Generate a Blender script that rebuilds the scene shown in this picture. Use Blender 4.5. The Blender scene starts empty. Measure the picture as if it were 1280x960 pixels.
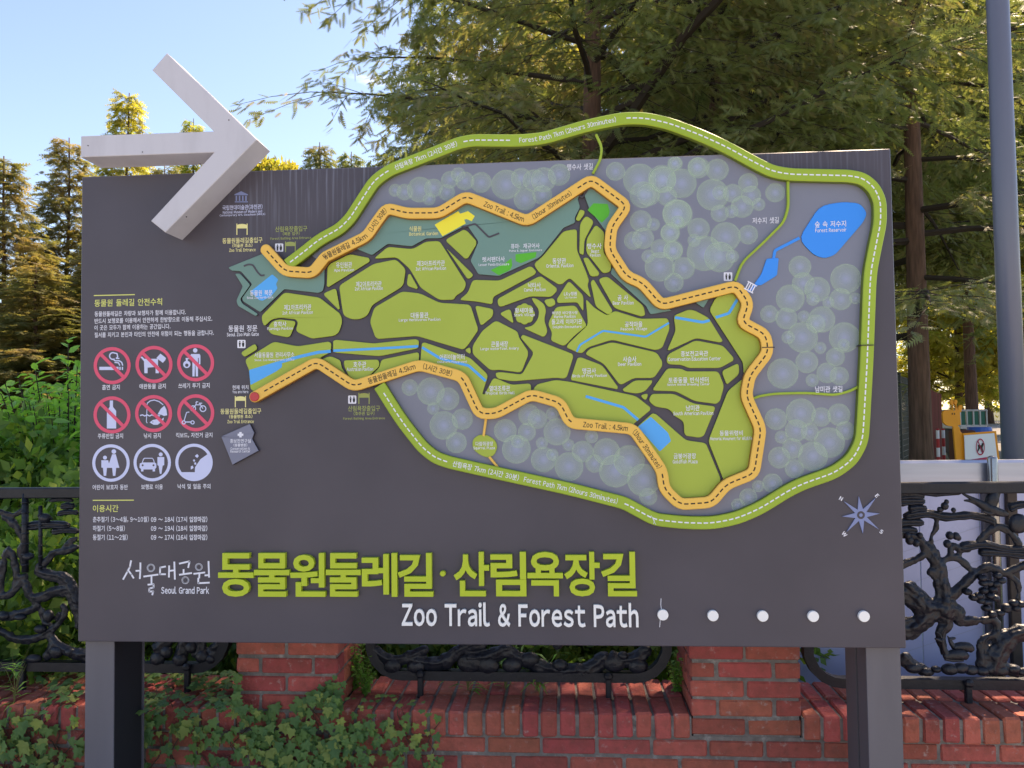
import bpy, bmesh, math, random
import numpy as np
from mathutils import Vector, Matrix
from mathutils.geometry import tessellate_polygon
random.seed(7)
SC = bpy.context.scene
COL = SC.collection
R = math.radians

# ------------------------------------------------------------------ camera
CAM = Vector((0.29861975, -2.50969394, 1.56922614))
ROT = Matrix(((0.99752506, 0.01506093, 0.06867980), (0.06919844, -0.03715170, -0.99691089), (-0.01246284, 0.99919614, -0.03810195)))
FPX = 961.0
cd = bpy.data.cameras.new('camera'); cam = bpy.data.objects.new('camera', cd); COL.objects.link(cam)
cam.matrix_world = Matrix.Translation(CAM) @ ROT.to_4x4()
cd.sensor_width = 36.0; cd.lens = FPX / 1280 * 36.0; cd.clip_start = 0.05; cd.clip_end = 2000
SC.camera = cam
# ------------------------------------------------------------------ world and sun
SUN_EL, SUN_AZ = R(50), R(34)
w = bpy.data.worlds.new('World'); SC.world = w; w.use_nodes = True
nt = w.node_tree; bg = nt.nodes['Background']
sky = nt.nodes.new('ShaderNodeTexSky'); sky.sky_type = 'NISHITA'; sky.sun_disc = False
sky.sun_elevation = SUN_EL; sky.sun_rotation = SUN_AZ; sky.air_density = 1.0; sky.dust_density = 0.4; sky.ozone_density = 4.0
tc = nt.nodes.new('ShaderNodeTexCoord'); mp = nt.nodes.new('ShaderNodeMapping'); mp.inputs['Scale'].default_value = (2.2, 2.2, 9)
nz = nt.nodes.new('ShaderNodeTexNoise'); nz.inputs['Scale'].default_value = 1.6; nz.inputs['Detail'].default_value = 7
rp = nt.nodes.new('ShaderNodeValToRGB'); rp.color_ramp.elements[0].position = .635; rp.color_ramp.elements[1].position = .92
mx = nt.nodes.new('ShaderNodeMixRGB'); mx.inputs[2].default_value = (11, 11, 12, 1)
nt.links.new(tc.outputs['Generated'], mp.inputs[0]); nt.links.new(mp.outputs[0], nz.inputs[0]); nt.links.new(nz.outputs[0], rp.inputs[0])
nt.links.new(rp.outputs[0], mx.inputs[0]); nt.links.new(sky.outputs[0], mx.inputs[1]); nt.links.new(mx.outputs[0], bg.inputs[0])
bg.inputs[1].default_value = 0.11
sd = bpy.data.lights.new('sun', 'SUN'); sd.energy = 4.0; sd.angle = R(0.5); sd.color = (1.0, .88, .70)
so = bpy.data.objects.new('sun', sd); COL.objects.link(so)
sdir = Vector((math.sin(SUN_AZ) * math.cos(SUN_EL), math.cos(SUN_AZ) * math.cos(SUN_EL), math.sin(SUN_EL)))
so.rotation_euler = sdir.to_track_quat('Z', 'Y').to_euler()
SC.view_settings.view_transform = 'Standard'; SC.view_settings.look = 'None'
SC.view_settings.exposure = 1.45; SC.view_settings.use_white_balance = True; SC.view_settings.white_balance_temperature = 7900; SC.view_settings.white_balance_tint = 18; SC.view_settings.gamma = 1.0
SC.cycles.transparent_max_bounces = 24; SC.cycles.max_bounces = 8

# ------------------------------------------------------------------ helpers
def at(px, py, Y):
    """point where the sight line of a photo pixel meets the upright plane at depth Y"""
    d = ROT @ Vector(((px - 640) / FPX, -(py - 480) / FPX, -1.0))
    t = (Y - CAM.y) / d.y
    return CAM + d * t
def P(px, py, d=0.0):
    v = at(px, py, -d); return (v.x, v.z)
ORG = {}
def empty(name, loc, label=None, cat=None, group=None, parent=None):
    o = bpy.data.objects.new(name, None); COL.objects.link(o); o.empty_display_size = .1
    loc = Vector(loc)
    if parent: o.parent = parent; o.location = loc - ORG[parent]
    else: o.location = loc
    ORG[o] = loc
    tag(o, label, cat, group); return o
def tag(o, label=None, cat=None, group=None, kind=None):
    if label: o['label'] = label
    if cat: o['category'] = cat
    if group: o['group'] = group
    if kind: o['kind'] = kind
    return o
def mesh_np(name, V, F):
    """V (n,3), F (m,k) uniform arrays"""
    V = np.asarray(V, dtype=np.float32); F = np.asarray(F, dtype=np.int32)
    me = bpy.data.meshes.new(name); k = F.shape[1]
    me.vertices.add(len(V)); me.vertices.foreach_set('co', V.ravel())
    me.loops.add(F.size); me.loops.foreach_set('vertex_index', F.ravel())
    me.polygons.add(len(F)); me.polygons.foreach_set('loop_start', np.arange(0, F.size, k, dtype=np.int32))
    me.update(); return me
def link(name, me, mat, parent=None, origin=None, smooth=False):
    o = bpy.data.objects.new(name, me); COL.objects.link(o)
    org = Vector(origin) if origin is not None else (ORG[parent] if parent else Vector((0, 0, 0)))
    if mat is not None:
        me.materials.clear(); me.materials.append(mat)
    if parent: o.parent = parent; o.location = org - ORG[parent]
    else: o.location = org
    ORG[o] = org
    if smooth: me.polygons.foreach_set('use_smooth', [True] * len(me.polygons))
    return o
def obj(name, V, F, mat, parent=None, origin=None, smooth=False):
    """V in world coordinates"""
    org = Vector(origin) if origin is not None else (ORG[parent] if parent else Vector((0, 0, 0)))
    me = bpy.data.meshes.new(name)
    me.from_pydata([(v[0] - org.x, v[1] - org.y, v[2] - org.z) for v in V], [], F); me.update()
    return link(name, me, mat, parent, org, smooth)
class MB:
    def __init__(s): s.v = []; s.f = []
    def add(s, V, F):
        b = len(s.v); s.v += [tuple(q) for q in V]; s.f += [tuple(i + b for i in f) for f in F]; return s
    def box(s, x0, x1, y0, y1, z0, z1, b=0.0):
        if b <= 0:
            V = [(x0,y0,z0),(x1,y0,z0),(x1,y1,z0),(x0,y1,z0),(x0,y0,z1),(x1,y0,z1),(x1,y1,z1),(x0,y1,z1)]
            return s.add(V, [(0,3,2,1),(4,5,6,7),(0,1,5,4),(1,2,6,5),(2,3,7,6),(3,0,4,7)])
        bm = bmesh.new(); bmesh.ops.create_cube(bm, size=1)
        for v in bm.verts:
            v.co = Vector(((x0+x1)/2 + v.co.x*(x1-x0), (y0+y1)/2 + v.co.y*(y1-y0), (z0+z1)/2 + v.co.z*(z1-z0)))
        bmesh.ops.bevel(bm, geom=bm.edges[:], offset=b, segments=1, affect='EDGES')
        bm.verts.index_update()
        s.add([v.co[:] for v in bm.verts], [[v.index for v in f.verts] for f in bm.faces]); bm.free(); return s
    def tube(s, pts, rad, n=8, cap=True, flat=1.0):
        pts = [Vector(p) for p in pts]; m = len(pts)
        if not hasattr(rad, '__len__'): rad = [rad] * m
        b = len(s.v)
        up = Vector((0.03, 1, 0.02))
        for i, p in enumerate(pts):
            t = (pts[min(i+1, m-1)] - pts[max(i-1, 0)]).normalized()
            a = up - t * up.dot(t)
            if a.length < .15: a = Vector((1, 0.1, 0)) - t * t.x
            a.normalize(); c = t.cross(a)
            for k in range(n):
                an = 2*math.pi*k/n
                s.v.append(tuple(p + (a*math.cos(an)*flat + c*math.sin(an)) * rad[i]))
        for i in range(m-1):
            for k in range(n):
                k2 = (k+1) % n
                s.f.append((b+i*n+k, b+i*n+k2, b+(i+1)*n+k2, b+(i+1)*n+k))
        if cap:
            s.f.append(tuple(b+k for k in range(n))[::-1]); s.f.append(tuple(b+(m-1)*n+k for k in range(n)))
        return s
    def ell(s, c, rx, ry, rz, n=10, m=6):
        b = len(s.v)
        for i in range(m+1):
            th = math.pi*i/m
            for k in range(n):
                ph = 2*math.pi*k/n
                s.v.append((c[0]+rx*math.sin(th)*math.cos(ph), c[1]+ry*math.sin(th)*math.sin(ph), c[2]+rz*math.cos(th)))
        for i in range(m):
            for k in range(n):
                k2 = (k+1) % n
                s.f.append((b+i*n+k, b+(i+1)*n+k, b+(i+1)*n+k2, b+i*n+k2))
        return s
    def prism(s, poly, d0, d1, bev=0.0):
        """poly = [(x,z)], from depth d0 (back) to d1 (front), front faces -Y"""
        poly = clean(poly)
        if area(poly) < 0: poly = poly[::-1]
        b = len(s.v); n = len(poly)
        tris = tessellate_polygon([[Vector((x, z, 0)) for x, z in poly]])
        if bev > 0:
            inn = inset(poly, bev)
            for x, z in inn: s.v.append((x, -d1, z))
            for x, z in poly: s.v.append((x, -(d1-bev), z))
            for x, z in poly: s.v.append((x, -d0, z))
            rings = 3
        else:
            for x, z in poly: s.v.append((x, -d1, z))
            for x, z in poly: s.v.append((x, -d0, z))
            rings = 2
        for t in tris:
            A, B, C = [poly[i] for i in t]
            cr = (B[0]-A[0])*(C[1]-A[1])-(B[1]-A[1])*(C[0]-A[0])
            t = t if cr > 0 else t[::-1]
            s.f.append(tuple(b+i for i in t))
        for r in range(rings-1):
            for i in range(n):
                j = (i+1) % n
                s.f.append((b+r*n+j, b+r*n+i, b+(r+1)*n+i, b+(r+1)*n+j))
        return s
    def sheet(s, poly, d):
        poly = clean(poly)
        b = len(s.v)
        for x, z in poly: s.v.append((x, -d, z))
        for t in tessellate_polygon([[Vector((x, z, 0)) for x, z in poly]]):
            A, B, C = [poly[i] for i in t]
            cr = (B[0]-A[0])*(C[1]-A[1])-(B[1]-A[1])*(C[0]-A[0])
            t = t if cr > 0 else t[::-1]
            s.f.append(tuple(b+i for i in t))
        return s
    def build(s, name, mat, parent=None, origin=None, smooth=False):
        return obj(name, s.v, s.f, mat, parent, origin, smooth)
def clean(p):
    o = []
    for q in p:
        if not o or math.hypot(q[0]-o[-1][0], q[1]-o[-1][1]) > 1e-5: o.append(q)
    if len(o) > 2 and math.hypot(o[0][0]-o[-1][0], o[0][1]-o[-1][1]) < 1e-5: o.pop()
    return o
def area(p): return sum(p[i][0]*p[(i+1) % len(p)][1]-p[(i+1) % len(p)][0]*p[i][1] for i in range(len(p)))/2
def inset(p, d):
    n = len(p); out = []
    for i in range(n):
        a, b, c = p[i-1], p[i], p[(i+1) % n]
        u = Vector((b[0]-a[0], b[1]-a[1])); v = Vector((c[0]-b[0], c[1]-b[1]))
        u.normalize(); v.normalize()
        nn = Vector((-u.y-v.y, u.x+v.x))
        if nn.length < 1e-4: nn = Vector((-u.y, u.x))
        nn.normalize(); k = max(.5, nn.dot(Vector((-u.y, u.x))))
        out.append((b[0]+nn.x*d/k, b[1]+nn.y*d/k))
    return out
def rounded(p, r, closed=True, seg=3):
    n = len(p); out = []
    for i in range(n):
        if not closed and (i == 0 or i == n-1): out.append(p[i]); continue
        a, b, c = Vector(p[i-1]), Vector(p[i]), Vector(p[(i+1) % n])
        la, lc = (a-b).length, (c-b).length
        k = min(r, .42*la, .42*lc)
        if k < 1e-5: out.append(p[i]); continue
        A = b+(a-b)*(k/la); C = b+(c-b)*(k/lc)
        for j in range(seg+1):
            t = j/seg; q = A*(1-t)**2+b*2*t*(1-t)+C*t*t; out.append((q.x, q.y))
    return out
def T(tile, pts): return [(tile[0]+x/tile[2], tile[1]+y/tile[2]) for x, y in pts]
def PP(pts, d=0.0): return [P(x, y, d) for x, y in pts]
def circ(cx, cy, r, n=32, a0=0, a1=2*math.pi):
    return [(cx+r*math.cos(a0+(a1-a0)*k/n), cy+r*math.sin(a0+(a1-a0)*k/n)) for k in range(n)]

# ------------------------------------------------------------------ materials
def lin(c): return c/12.92 if c <= .04045 else ((c+.055)/1.055)**2.4
GAIN = 0.82
def S(r, g, b, k=1.0):
    c = [lin(q/255)*k/GAIN for q in (r, g, b)]; m_ = max(c); f_ = min(1, .88/m_)
    return tuple(q*f_ for q in c)
MATS = {}
def mat(name, col, rough=.6, spec=.4, metal=0.0, noise=0.0, nscale=20.0, bump=0.0, bscale=60.0, col2=None, rnd=0.0, coat=0.0, nmap=(1,1,1), alpha=None, thr=(.35,.7)):
    if name in MATS: return MATS[name]
    m = bpy.data.materials.new(name); m.use_nodes = True; t = m.node_tree; b = t.nodes['Principled BSDF']; L = t.links.new
    b.inputs['Base Color'].default_value = (*col, 1); b.inputs['Roughness'].default_value = rough
    b.inputs['Metallic'].default_value = metal; b.inputs['Specular IOR Level'].default_value = spec
    b.inputs['Coat Weight'].default_value = coat
    tcn = t.nodes.new('ShaderNodeTexCoord'); mpn = t.nodes.new('ShaderNodeMapping'); mpn.inputs['Scale'].default_value = nmap
    L(tcn.outputs['Object'], mpn.inputs[0])
    src = None
    if noise > 0 or col2:
        n = t.nodes.new('ShaderNodeTexNoise'); n.inputs['Scale'].default_value = nscale; n.inputs['Detail'].default_value = 6; L(mpn.outputs[0], n.inputs[0])
        r = t.nodes.new('ShaderNodeMapRange'); r.inputs[1].default_value = thr[0]; r.inputs[2].default_value = thr[1]; L(n.outputs[0], r.inputs[0])
        mxn = t.nodes.new('ShaderNodeMixRGB'); mxn.inputs[1].default_value = (*col, 1)
        c2 = col2 or tuple(q*(1-noise) for q in col); mxn.inputs[2].default_value = (*c2, 1); L(r.outputs[0], mxn.inputs[0])
        src = mxn.outputs[0]
        r2 = t.nodes.new('ShaderNodeMapRange'); r2.inputs[3].default_value = rough-.08; r2.inputs[4].default_value = min(1, rough+.1); L(n.outputs[0], r2.inputs[0]); L(r2.outputs[0], b.inputs['Roughness'])
    if rnd > 0:
        oi = t.nodes.new('ShaderNodeObjectInfo'); h = t.nodes.new('ShaderNodeHueSaturation')
        if src: L(src, h.inputs['Color'])
        else: h.inputs['Color'].default_value = (*col, 1)
        a = t.nodes.new('ShaderNodeMapRange'); a.inputs[3].default_value = 1-rnd; a.inputs[4].default_value = 1+rnd; L(oi.outputs['Random'], a.inputs[0]); L(a.outputs[0], h.inputs['Value'])
        mm = t.nodes.new('ShaderNodeMath'); mm.operation = 'MULTIPLY_ADD'; mm.inputs[1].default_value = 7.31; mm.inputs[2].default_value = .3; L(oi.outputs['Random'], mm.inputs[0])
        fr = t.nodes.new('ShaderNodeMath'); fr.operation = 'FRACT'; L(mm.outputs[0], fr.inputs[0])
        a2 = t.nodes.new('ShaderNodeMapRange'); a2.inputs[3].default_value = .5-.016*rnd/.3; a2.inputs[4].default_value = .5+.018*rnd/.3; L(fr.outputs[0], a2.inputs[0]); L(a2.outputs[0], h.inputs['Hue'])
        src = h.outputs[0]
    if src: L(src, b.inputs['Base Color'])
    if bump > 0:
        n2 = t.nodes.new('ShaderNodeTexNoise'); n2.inputs['Scale'].default_value = bscale; n2.inputs['Detail'].default_value = 5; L(mpn.outputs[0], n2.inputs[0])
        bp = t.nodes.new('ShaderNodeBump'); bp.inputs['Strength'].default_value = bump; bp.inputs['Distance'].default_value = .01; L(n2.outputs[0], bp.inputs['Height']); L(bp.outputs[0], b.inputs['Normal'])
    if alpha is not None: b.inputs['Alpha'].default_value = alpha
    MATS[name] = m; return m
def leafmat(name, c1, c2, trans=.45, tcol=None, c3=None):
    m = bpy.data.materials.new(name); m.use_nodes = True; t = m.node_tree; L = t.links.new
    for n in list(t.nodes): t.nodes.remove(n)
    out = t.nodes.new('ShaderNodeOutputMaterial'); at_ = t.nodes.new('ShaderNodeAttribute'); at_.attribute_name = 'tone'
    rp = t.nodes.new('ShaderNodeValToRGB'); e = rp.color_ramp.elements
    e[0].color = (*c1, 1); e[1].color = (*(c3 or c2), 1)
    if c3: q = e.new(.62); q.color = (*c2, 1)
    L(at_.outputs['Fac'], rp.inputs[0])
    d = t.nodes.new('ShaderNodeBsdfPrincipled'); d.inputs['Roughness'].default_value = .55; d.inputs['Specular IOR Level'].default_value = .3
    tr = t.nodes.new('ShaderNodeBsdfTranslucent'); L(rp.outputs[0], d.inputs['Base Color'])
    g = t.nodes.new('ShaderNodeMixRGB'); g.blend_type = 'MULTIPLY'; g.inputs[0].default_value = 1; g.inputs[2].default_value = (*(tcol or (2.4, 2.2, .8)), 1); L(rp.outputs[0], g.inputs[1]); L(g.outputs[0], tr.inputs[0])
    mxs = t.nodes.new('ShaderNodeMixShader'); mxs.inputs[0].default_value = trans; L(d.outputs[0], mxs.inputs[1]); L(tr.outputs[0], mxs.inputs[2]); L(mxs.outputs[0], out.inputs[0])
    MATS[name] = m; return m

M_board = mat('charcoal_sign_paint', S(80, 76, 86, .80), rough=.42, spec=.35, noise=.20, nscale=2.2, bump=.02, bscale=300)
# rain streaks near the top of the board
def streaks(m):
    t = m.node_tree; L = t.links.new; b = t.nodes['Principled BSDF']
    old = b.inputs['Base Color'].links[0].from_socket
    g = t.nodes.new('ShaderNodeNewGeometry'); sep = t.nodes.new('ShaderNodeSeparateXYZ'); L(g.outputs['Position'], sep.inputs[0])
    mp_ = t.nodes.new('ShaderNodeMapping'); mp_.inputs['Scale'].default_value = (95, 1, 3.0); L(g.outputs['Position'], mp_.inputs[0])
    n = t.nodes.new('ShaderNodeTexNoise'); n.inputs['Scale'].default_value = 1; n.inputs['Detail'].default_value = 4; L(mp_.outputs[0], n.inputs[0])
    r = t.nodes.new('ShaderNodeMapRange'); r.inputs[1].default_value = .5; r.inputs[2].default_value = .75; L(n.outputs[0], r.inputs[0])
    def win(c, hw, k):
        a1 = t.nodes.new('ShaderNodeMath'); a1.operation = 'SUBTRACT'; a1.inputs[1].default_value = c; L(sep.outputs[0], a1.inputs[0])
        a2 = t.nodes.new('ShaderNodeMath'); a2.operation = 'ABSOLUTE'; L(a1.outputs[0], a2.inputs[0])
        a3 = t.nodes.new('ShaderNodeMapRange'); a3.inputs[1].default_value = hw; a3.inputs[2].default_value = hw*.55; a3.inputs[3].default_value = 0; a3.inputs[4].default_value = k; L(a2.outputs[0], a3.inputs[0]); return a3
    w1, w2 = win(-.52, .34, 1.0), win(1.08, .34, .5); r3 = t.nodes.new('ShaderNodeMath'); r3.operation = 'MAXIMUM'; L(w1.outputs[0], r3.inputs[0]); L(w2.outputs[0], r3.inputs[1])
    h = t.nodes.new('ShaderNodeMapRange'); h.inputs[1].default_value = 1.98; h.inputs[2].default_value = 2.36; L(sep.outputs[2], h.inputs[0])
    p = t.nodes.new('ShaderNodeMath'); p.operation = 'POWER'; p.inputs[1].default_value = 2.0; L(h.outputs[0], p.inputs[0])
    q = t.nodes.new('ShaderNodeMath'); q.operation = 'MULTIPLY'; L(p.outputs[0], q.inputs[0]); L(r.outputs[0], q.inputs[1])
    q2 = t.nodes.new('ShaderNodeMath'); q2.operation = 'MULTIPLY'; L(q.outputs[0], q2.inputs[0]); L(r3.outputs[0], q2.inputs[1])
    mxn = t.nodes.new('ShaderNodeMixRGB'); mxn.inputs[2].default_value = (.19, .20, .26, 1); L(q2.outputs[0], mxn.inputs[0]); L(old, mxn.inputs[1]); L(mxn.outputs[0], b.inputs['Base Color'])
streaks(M_board)
M_post = mat('grey_post_paint', S(90, 89, 97), rough=.42, noise=.18, nscale=9, bump=.03, bscale=40, nmap=(1,1,.15))
M_arrow = mat('pale_arrow_paint', S(178, 178, 186), rough=.45, noise=.12, nscale=9, bump=.05, bscale=120, nmap=(2.2, 1, .5), thr=(.45, .8))
M_field = mat('slate_blue_print', S(112, 116, 131), rough=.35, noise=.06, nscale=3)
M_teal = mat('teal_plate', S(96, 132, 124), rough=.4, noise=.07, nscale=5)
M_green = mat('green_plate', S(150, 168, 62), rough=.4, noise=.07, nscale=4)
M_ribbon = mat('green_ribbon_paint', S(140, 166, 50), rough=.42, noise=.12, nscale=6)
M_orange = mat('amber_ribbon_paint', S(236, 188, 88), rough=.42, noise=.07, nscale=6)
M_edge = mat('dark_plate_edge', S(44, 38, 44), rough=.6)
M_blue = mat('blue_print', S(64, 176, 250), rough=.4)
M_blue2 = mat('deep_blue_plate', S(22, 148, 250), rough=.4)
M_bright = mat('bright_green_print', S(64, 166, 38), rough=.4)
M_yellow = mat('yellow_print', S(232, 222, 62), rough=.4)
M_white = mat('white_print', S(232, 234, 246), rough=.5)
M_iconw = mat('pale_blue_print', S(198, 206, 240), rough=.5)
M_red = mat('red_print', S(208, 74, 104), rough=.45)
M_redspot = mat('red_marker', S(178, 58, 62), rough=.4)
M_black = mat('black_print', (.012, .011, .012), rough=.5)
M_lime = mat('lime_print', S(198, 202, 110), rough=.5)
M_khaki = mat('khaki_print', S(212, 206, 142), rough=.5)
M_dimlime = mat('dim_olive_print', S(142, 152, 84), rough=.5)
M_title = mat('lime_letter_paint', S(166, 184, 44), rough=.38, noise=.05, nscale=9)
M_wlet = mat('white_letter_acrylic', S(238, 238, 238), rough=.4)
M_plate = mat('grey_plate', S(108, 112, 132), rough=.4)
M_star = mat('compass_blue', S(112, 124, 164), rough=.4)

# ------------------------------------------------------------------ text
GLY = {}
def glyph(ch, ext, off, res, bev):
    k = (ch, ext, off, res, bev)
    if k in GLY: return GLY[k]
    full = chr(ord(ch)-0x20+0xFF00) if 0x21 <= ord(ch) <= 0x7E else ch    # full width forms share the face of the Hangul
    c = bpy.data.curves.new('txt', 'FONT'); c.body = full; c.size = 1; c.resolution_u = res; c.offset = off; c.extrude = ext
    if bev: c.bevel_depth = bev; c.bevel_resolution = 0
    o = bpy.data.objects.new('txt', c)
    me = bpy.data.meshes.new_from_object(o)
    V = np.zeros(len(me.vertices)*3, dtype=np.float64); me.vertices.foreach_get('co', V); V = V.reshape(-1, 3)
    F = [tuple(p.vertices) for p in me.polygons]
    bpy.data.objects.remove(o); bpy.data.curves.remove(c); bpy.data.meshes.remove(me)
    GLY[k] = (V, F); return GLY[k]
def text_mesh(s, ext=0.0, off=0.0, res=2, bev=0.0):
    x = 0.0; VV, FF, n = [], [], 0
    for ch in s:
        if ch == ' ': x += .38; continue
        V, F = glyph(ch, ext, off, res, bev)
        if not len(V): x += .3; continue
        if ord(ch) < 0x7F:
            lo = V[:, 0].min(); wd = V[:, 0].max()-lo; dx = x+.055-off-lo; x += wd+.11-2*off
        else: dx = x; x += .92
        VV.append(V+np.array([dx, 0, 0])); FF += [tuple(i+n for i in f) for f in F]; n += len(V)
    return (np.concatenate(VV), FF) if VV else (np.zeros((0, 3)), [])
def put_text(mb, s, cx, cy, wpx, hpx, d, off=0.008, ang=None):
    """flat lettering centred on photo pixel, wpx wide and hpx tall (bounding box)"""
    V, F = text_mesh(s, off=off, res=2)
    if not len(V): return
    lo, hi = V.min(0), V.max(0)
    X = (V[:, 0]-(lo[0]+hi[0])/2)/(hi[0]-lo[0]); Y = (V[:, 1]-(lo[1]+hi[1])/2)/(hi[1]-lo[1])
    slope = (cx-640)*0 - .012 if ang is None else ang
    a = P(cx-wpx/2, cy-slope*0, d); b = P(cx+wpx/2, cy, d); c0 = P(cx, cy, d); t = P(cx, cy-hpx/2, d); u = P(cx, cy+hpx/2, d)
    W = math.hypot(b[0]-a[0], b[1]-a[1]); H = math.hypot(t[0]-u[0], t[1]-u[1])
    mb.add([(c0[0]+x*W, -d, c0[1]+y*H) for x, y in zip(X, Y)], F)

class Path:
    def __init__(s, pts):
        s.p = [Vector(q) for q in pts]; s.s = [0]
        for i in range(1, len(pts)): s.s.append(s.s[-1]+(s.p[i]-s.p[i-1]).length)
    def proj(s, q):
        q = Vector(q); best = (1e9, 0)
        for i in range(len(s.p)-1):
            a, b = s.p[i], s.p[i+1]; l = (b-a).length
            if l < 1e-6: continue
            t = max(0, min(1, (q-a).dot(b-a)/l/l)); dd = (a+(b-a)*t-q).length
            if dd < best[0]: best = (dd, s.s[i]+t*l)
        return best[1]
    def ev(s, x):
        x = max(0, min(s.s[-1], x))
        for i in range(len(s.p)-1):
            if x <= s.s[i+1] or i == len(s.p)-2:
                l = s.s[i+1]-s.s[i]
                if l < 1e-6: continue
                t = (x-s.s[i])/l; d = (s.p[i+1]-s.p[i])/l
                return s.p[i]+(s.p[i+1]-s.p[i])*t, d
    def tang(s, x, e=.02):
        a = s.ev(x-e)[0]; b = s.ev(x+e)[0]; return (b-a).normalized()
def ribbon(path, w, d0, d1, bev):
    pts = clean([tuple(q) for q in path]); n = len(pts); mb = MB(); offs = []
    for i in range(n):
        a = Vector(pts[max(0, i-1)]); b = Vector(pts[i]); c = Vector(pts[min(n-1, i+1)])
        u = (b-a) if i else (c-b); v = (c-b) if i < n-1 else u
        u = u.normalized(); v = v.normalized(); nn = Vector((-u.y-v.y, u.x+v.x)).normalized(); k = max(.55, nn.dot(Vector((-u.y, u.x))))
        offs.append((b, nn/k))
    prof = [(-w/2, d0), (-w/2, d1-bev), (-w/2+bev, d1), (w/2-bev, d1), (w/2, d1-bev), (w/2, d0)]
    m = len(prof)
    for b, nn in offs:
        for o_, dd in prof: q = b+nn*o_; mb.v.append((q.x, -dd, q.y))
    for i in range(n-1):
        for k in range(m-1):
            mb.f.append((i*m+k, i*m+k+1, (i+1)*m+k+1, (i+1)*m+k))
    mb.f.append(tuple(range(m))); mb.f.append(tuple((n-1)*m+k for k in range(m))[::-1])
    return mb
def path_text(mb, path, s, pA, pB, h, d, off=.011, flip=False):
    V, F = text_mesh(s, off=off, res=2)
    lo, hi = V.min(0), V.max(0); a = path.proj(P(*pA, d)); b = path.proj(P(*pB, d))
    out = []
    for x, y, _ in V:
        t = (x-lo[0])/(hi[0]-lo[0]); sx = a+(b-a)*t; q, _d = path.ev(sx); tg = path.tang(sx)
        if b < a: tg = -tg
        yy = ((y-lo[1])/(hi[1]-lo[1])-.5)*h
        out.append((q.x-tg.y*yy, -d, q.y+tg.x*yy))
    mb.add(out, F); return (min(a, b), max(a, b))
def dashes(mb, path, spans, dash, gap, w, d, s0, s1):
    x = s0
    while x+dash < s1:
        if not any(a-gap*1.2 < x+dash and x < b+gap*1.2 for a, b in spans):
            c = [path.ev(x+dash*t)[0] for t in (0, .5, 1)]; L_, R_ = [], []
            for i, q in enumerate(c):
                tg = path.tang(x+dash*i/2, .004); n = Vector((-tg.y, tg.x))*w/2
                L_.append(tuple(q+n)); R_.append(tuple(q-n))
            mb.sheet(L_+R_[::-1], d)
        x += dash+gap

# ------------------------------------------------------------------ setting: ground, road
M_ground = mat('leaf_littered_soil', (.055, .048, .025), rough=.95, noise=.5, nscale=.8, bump=.5, bscale=8, col2=(.06, .085, .02))
M_road = mat('pale_asphalt', (.20, .19, .18), rough=.9, noise=.25, nscale=3, bump=.2, bscale=60)
g = MB(); g.add([(-400, -60, 0), (400, -60, 0), (400, 900, 0), (-400, 900, 0)], [(0, 1, 2, 3)])
tag(g.build('ground', M_ground), kind='structure')
rd = MB(); rd.add([(8.0, 6, .004), (20, 6, .004), (60, 90, .004), (34, 90, .004)], [(0, 1, 2, 3)])
tag(rd.build('road', M_road), kind='structure')
pv = MB(); pv.add([(-60, -59, .004), (60, -59, .004), (60, .33, .004), (-60, .33, .004)], [(0, 1, 2, 3)])
tag(pv.build('pavement', mat('pale_bounce_paving', (.44, .42, .39), rough=.9, noise=.2, nscale=5, bump=.2, bscale=40)), kind='structure')  # unseen pavement, made pale and wide to bounce light onto the sign

# ================================================================== THE MAP SIGN
BW, BH, BZ = 2.7, 2.7/1.7074, 0.82
sign = empty('map_sign', (0, .05, 0), 'large charcoal trail map board on two grey posts with raised map and arrow', 'map sign')
MB().box(-BW/2, BW/2, 0, .09, BZ, BZ+BH, .003).build('panel', M_board, sign)
for x0, x1 in ((106, 142), (1085, 1128)):
    a = P(x0, 900, -.03)[0]; b = P(x1, 900, -.03)[0]
    MB().box(a, b, .03, .036, 0, BZ-.001, .001).build('post', M_post, sign)
    if x0 == 106:   # solid core coloured black for the shade inside an open channel
        MB().box(a, a+.008, .0365, .214, 0, BZ-.001).build('post_outer_side', M_post, sign); MB().box(a+.0085, b-.002, .0365, .205, 0, BZ-.001).build('post_core', mat('channel_shade_black', (.012, .014, .02), rough=.6), sign)
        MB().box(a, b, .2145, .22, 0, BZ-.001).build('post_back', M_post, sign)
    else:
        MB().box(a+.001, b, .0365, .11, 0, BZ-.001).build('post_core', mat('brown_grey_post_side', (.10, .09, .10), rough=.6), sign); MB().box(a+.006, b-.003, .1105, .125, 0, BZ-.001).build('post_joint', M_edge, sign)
        MB().box(a+.001, b, .1255, .22, 0, BZ-.001).build('post_back', mat('brown_grey_post_side', (.10, .09, .10)), sign)
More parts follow.
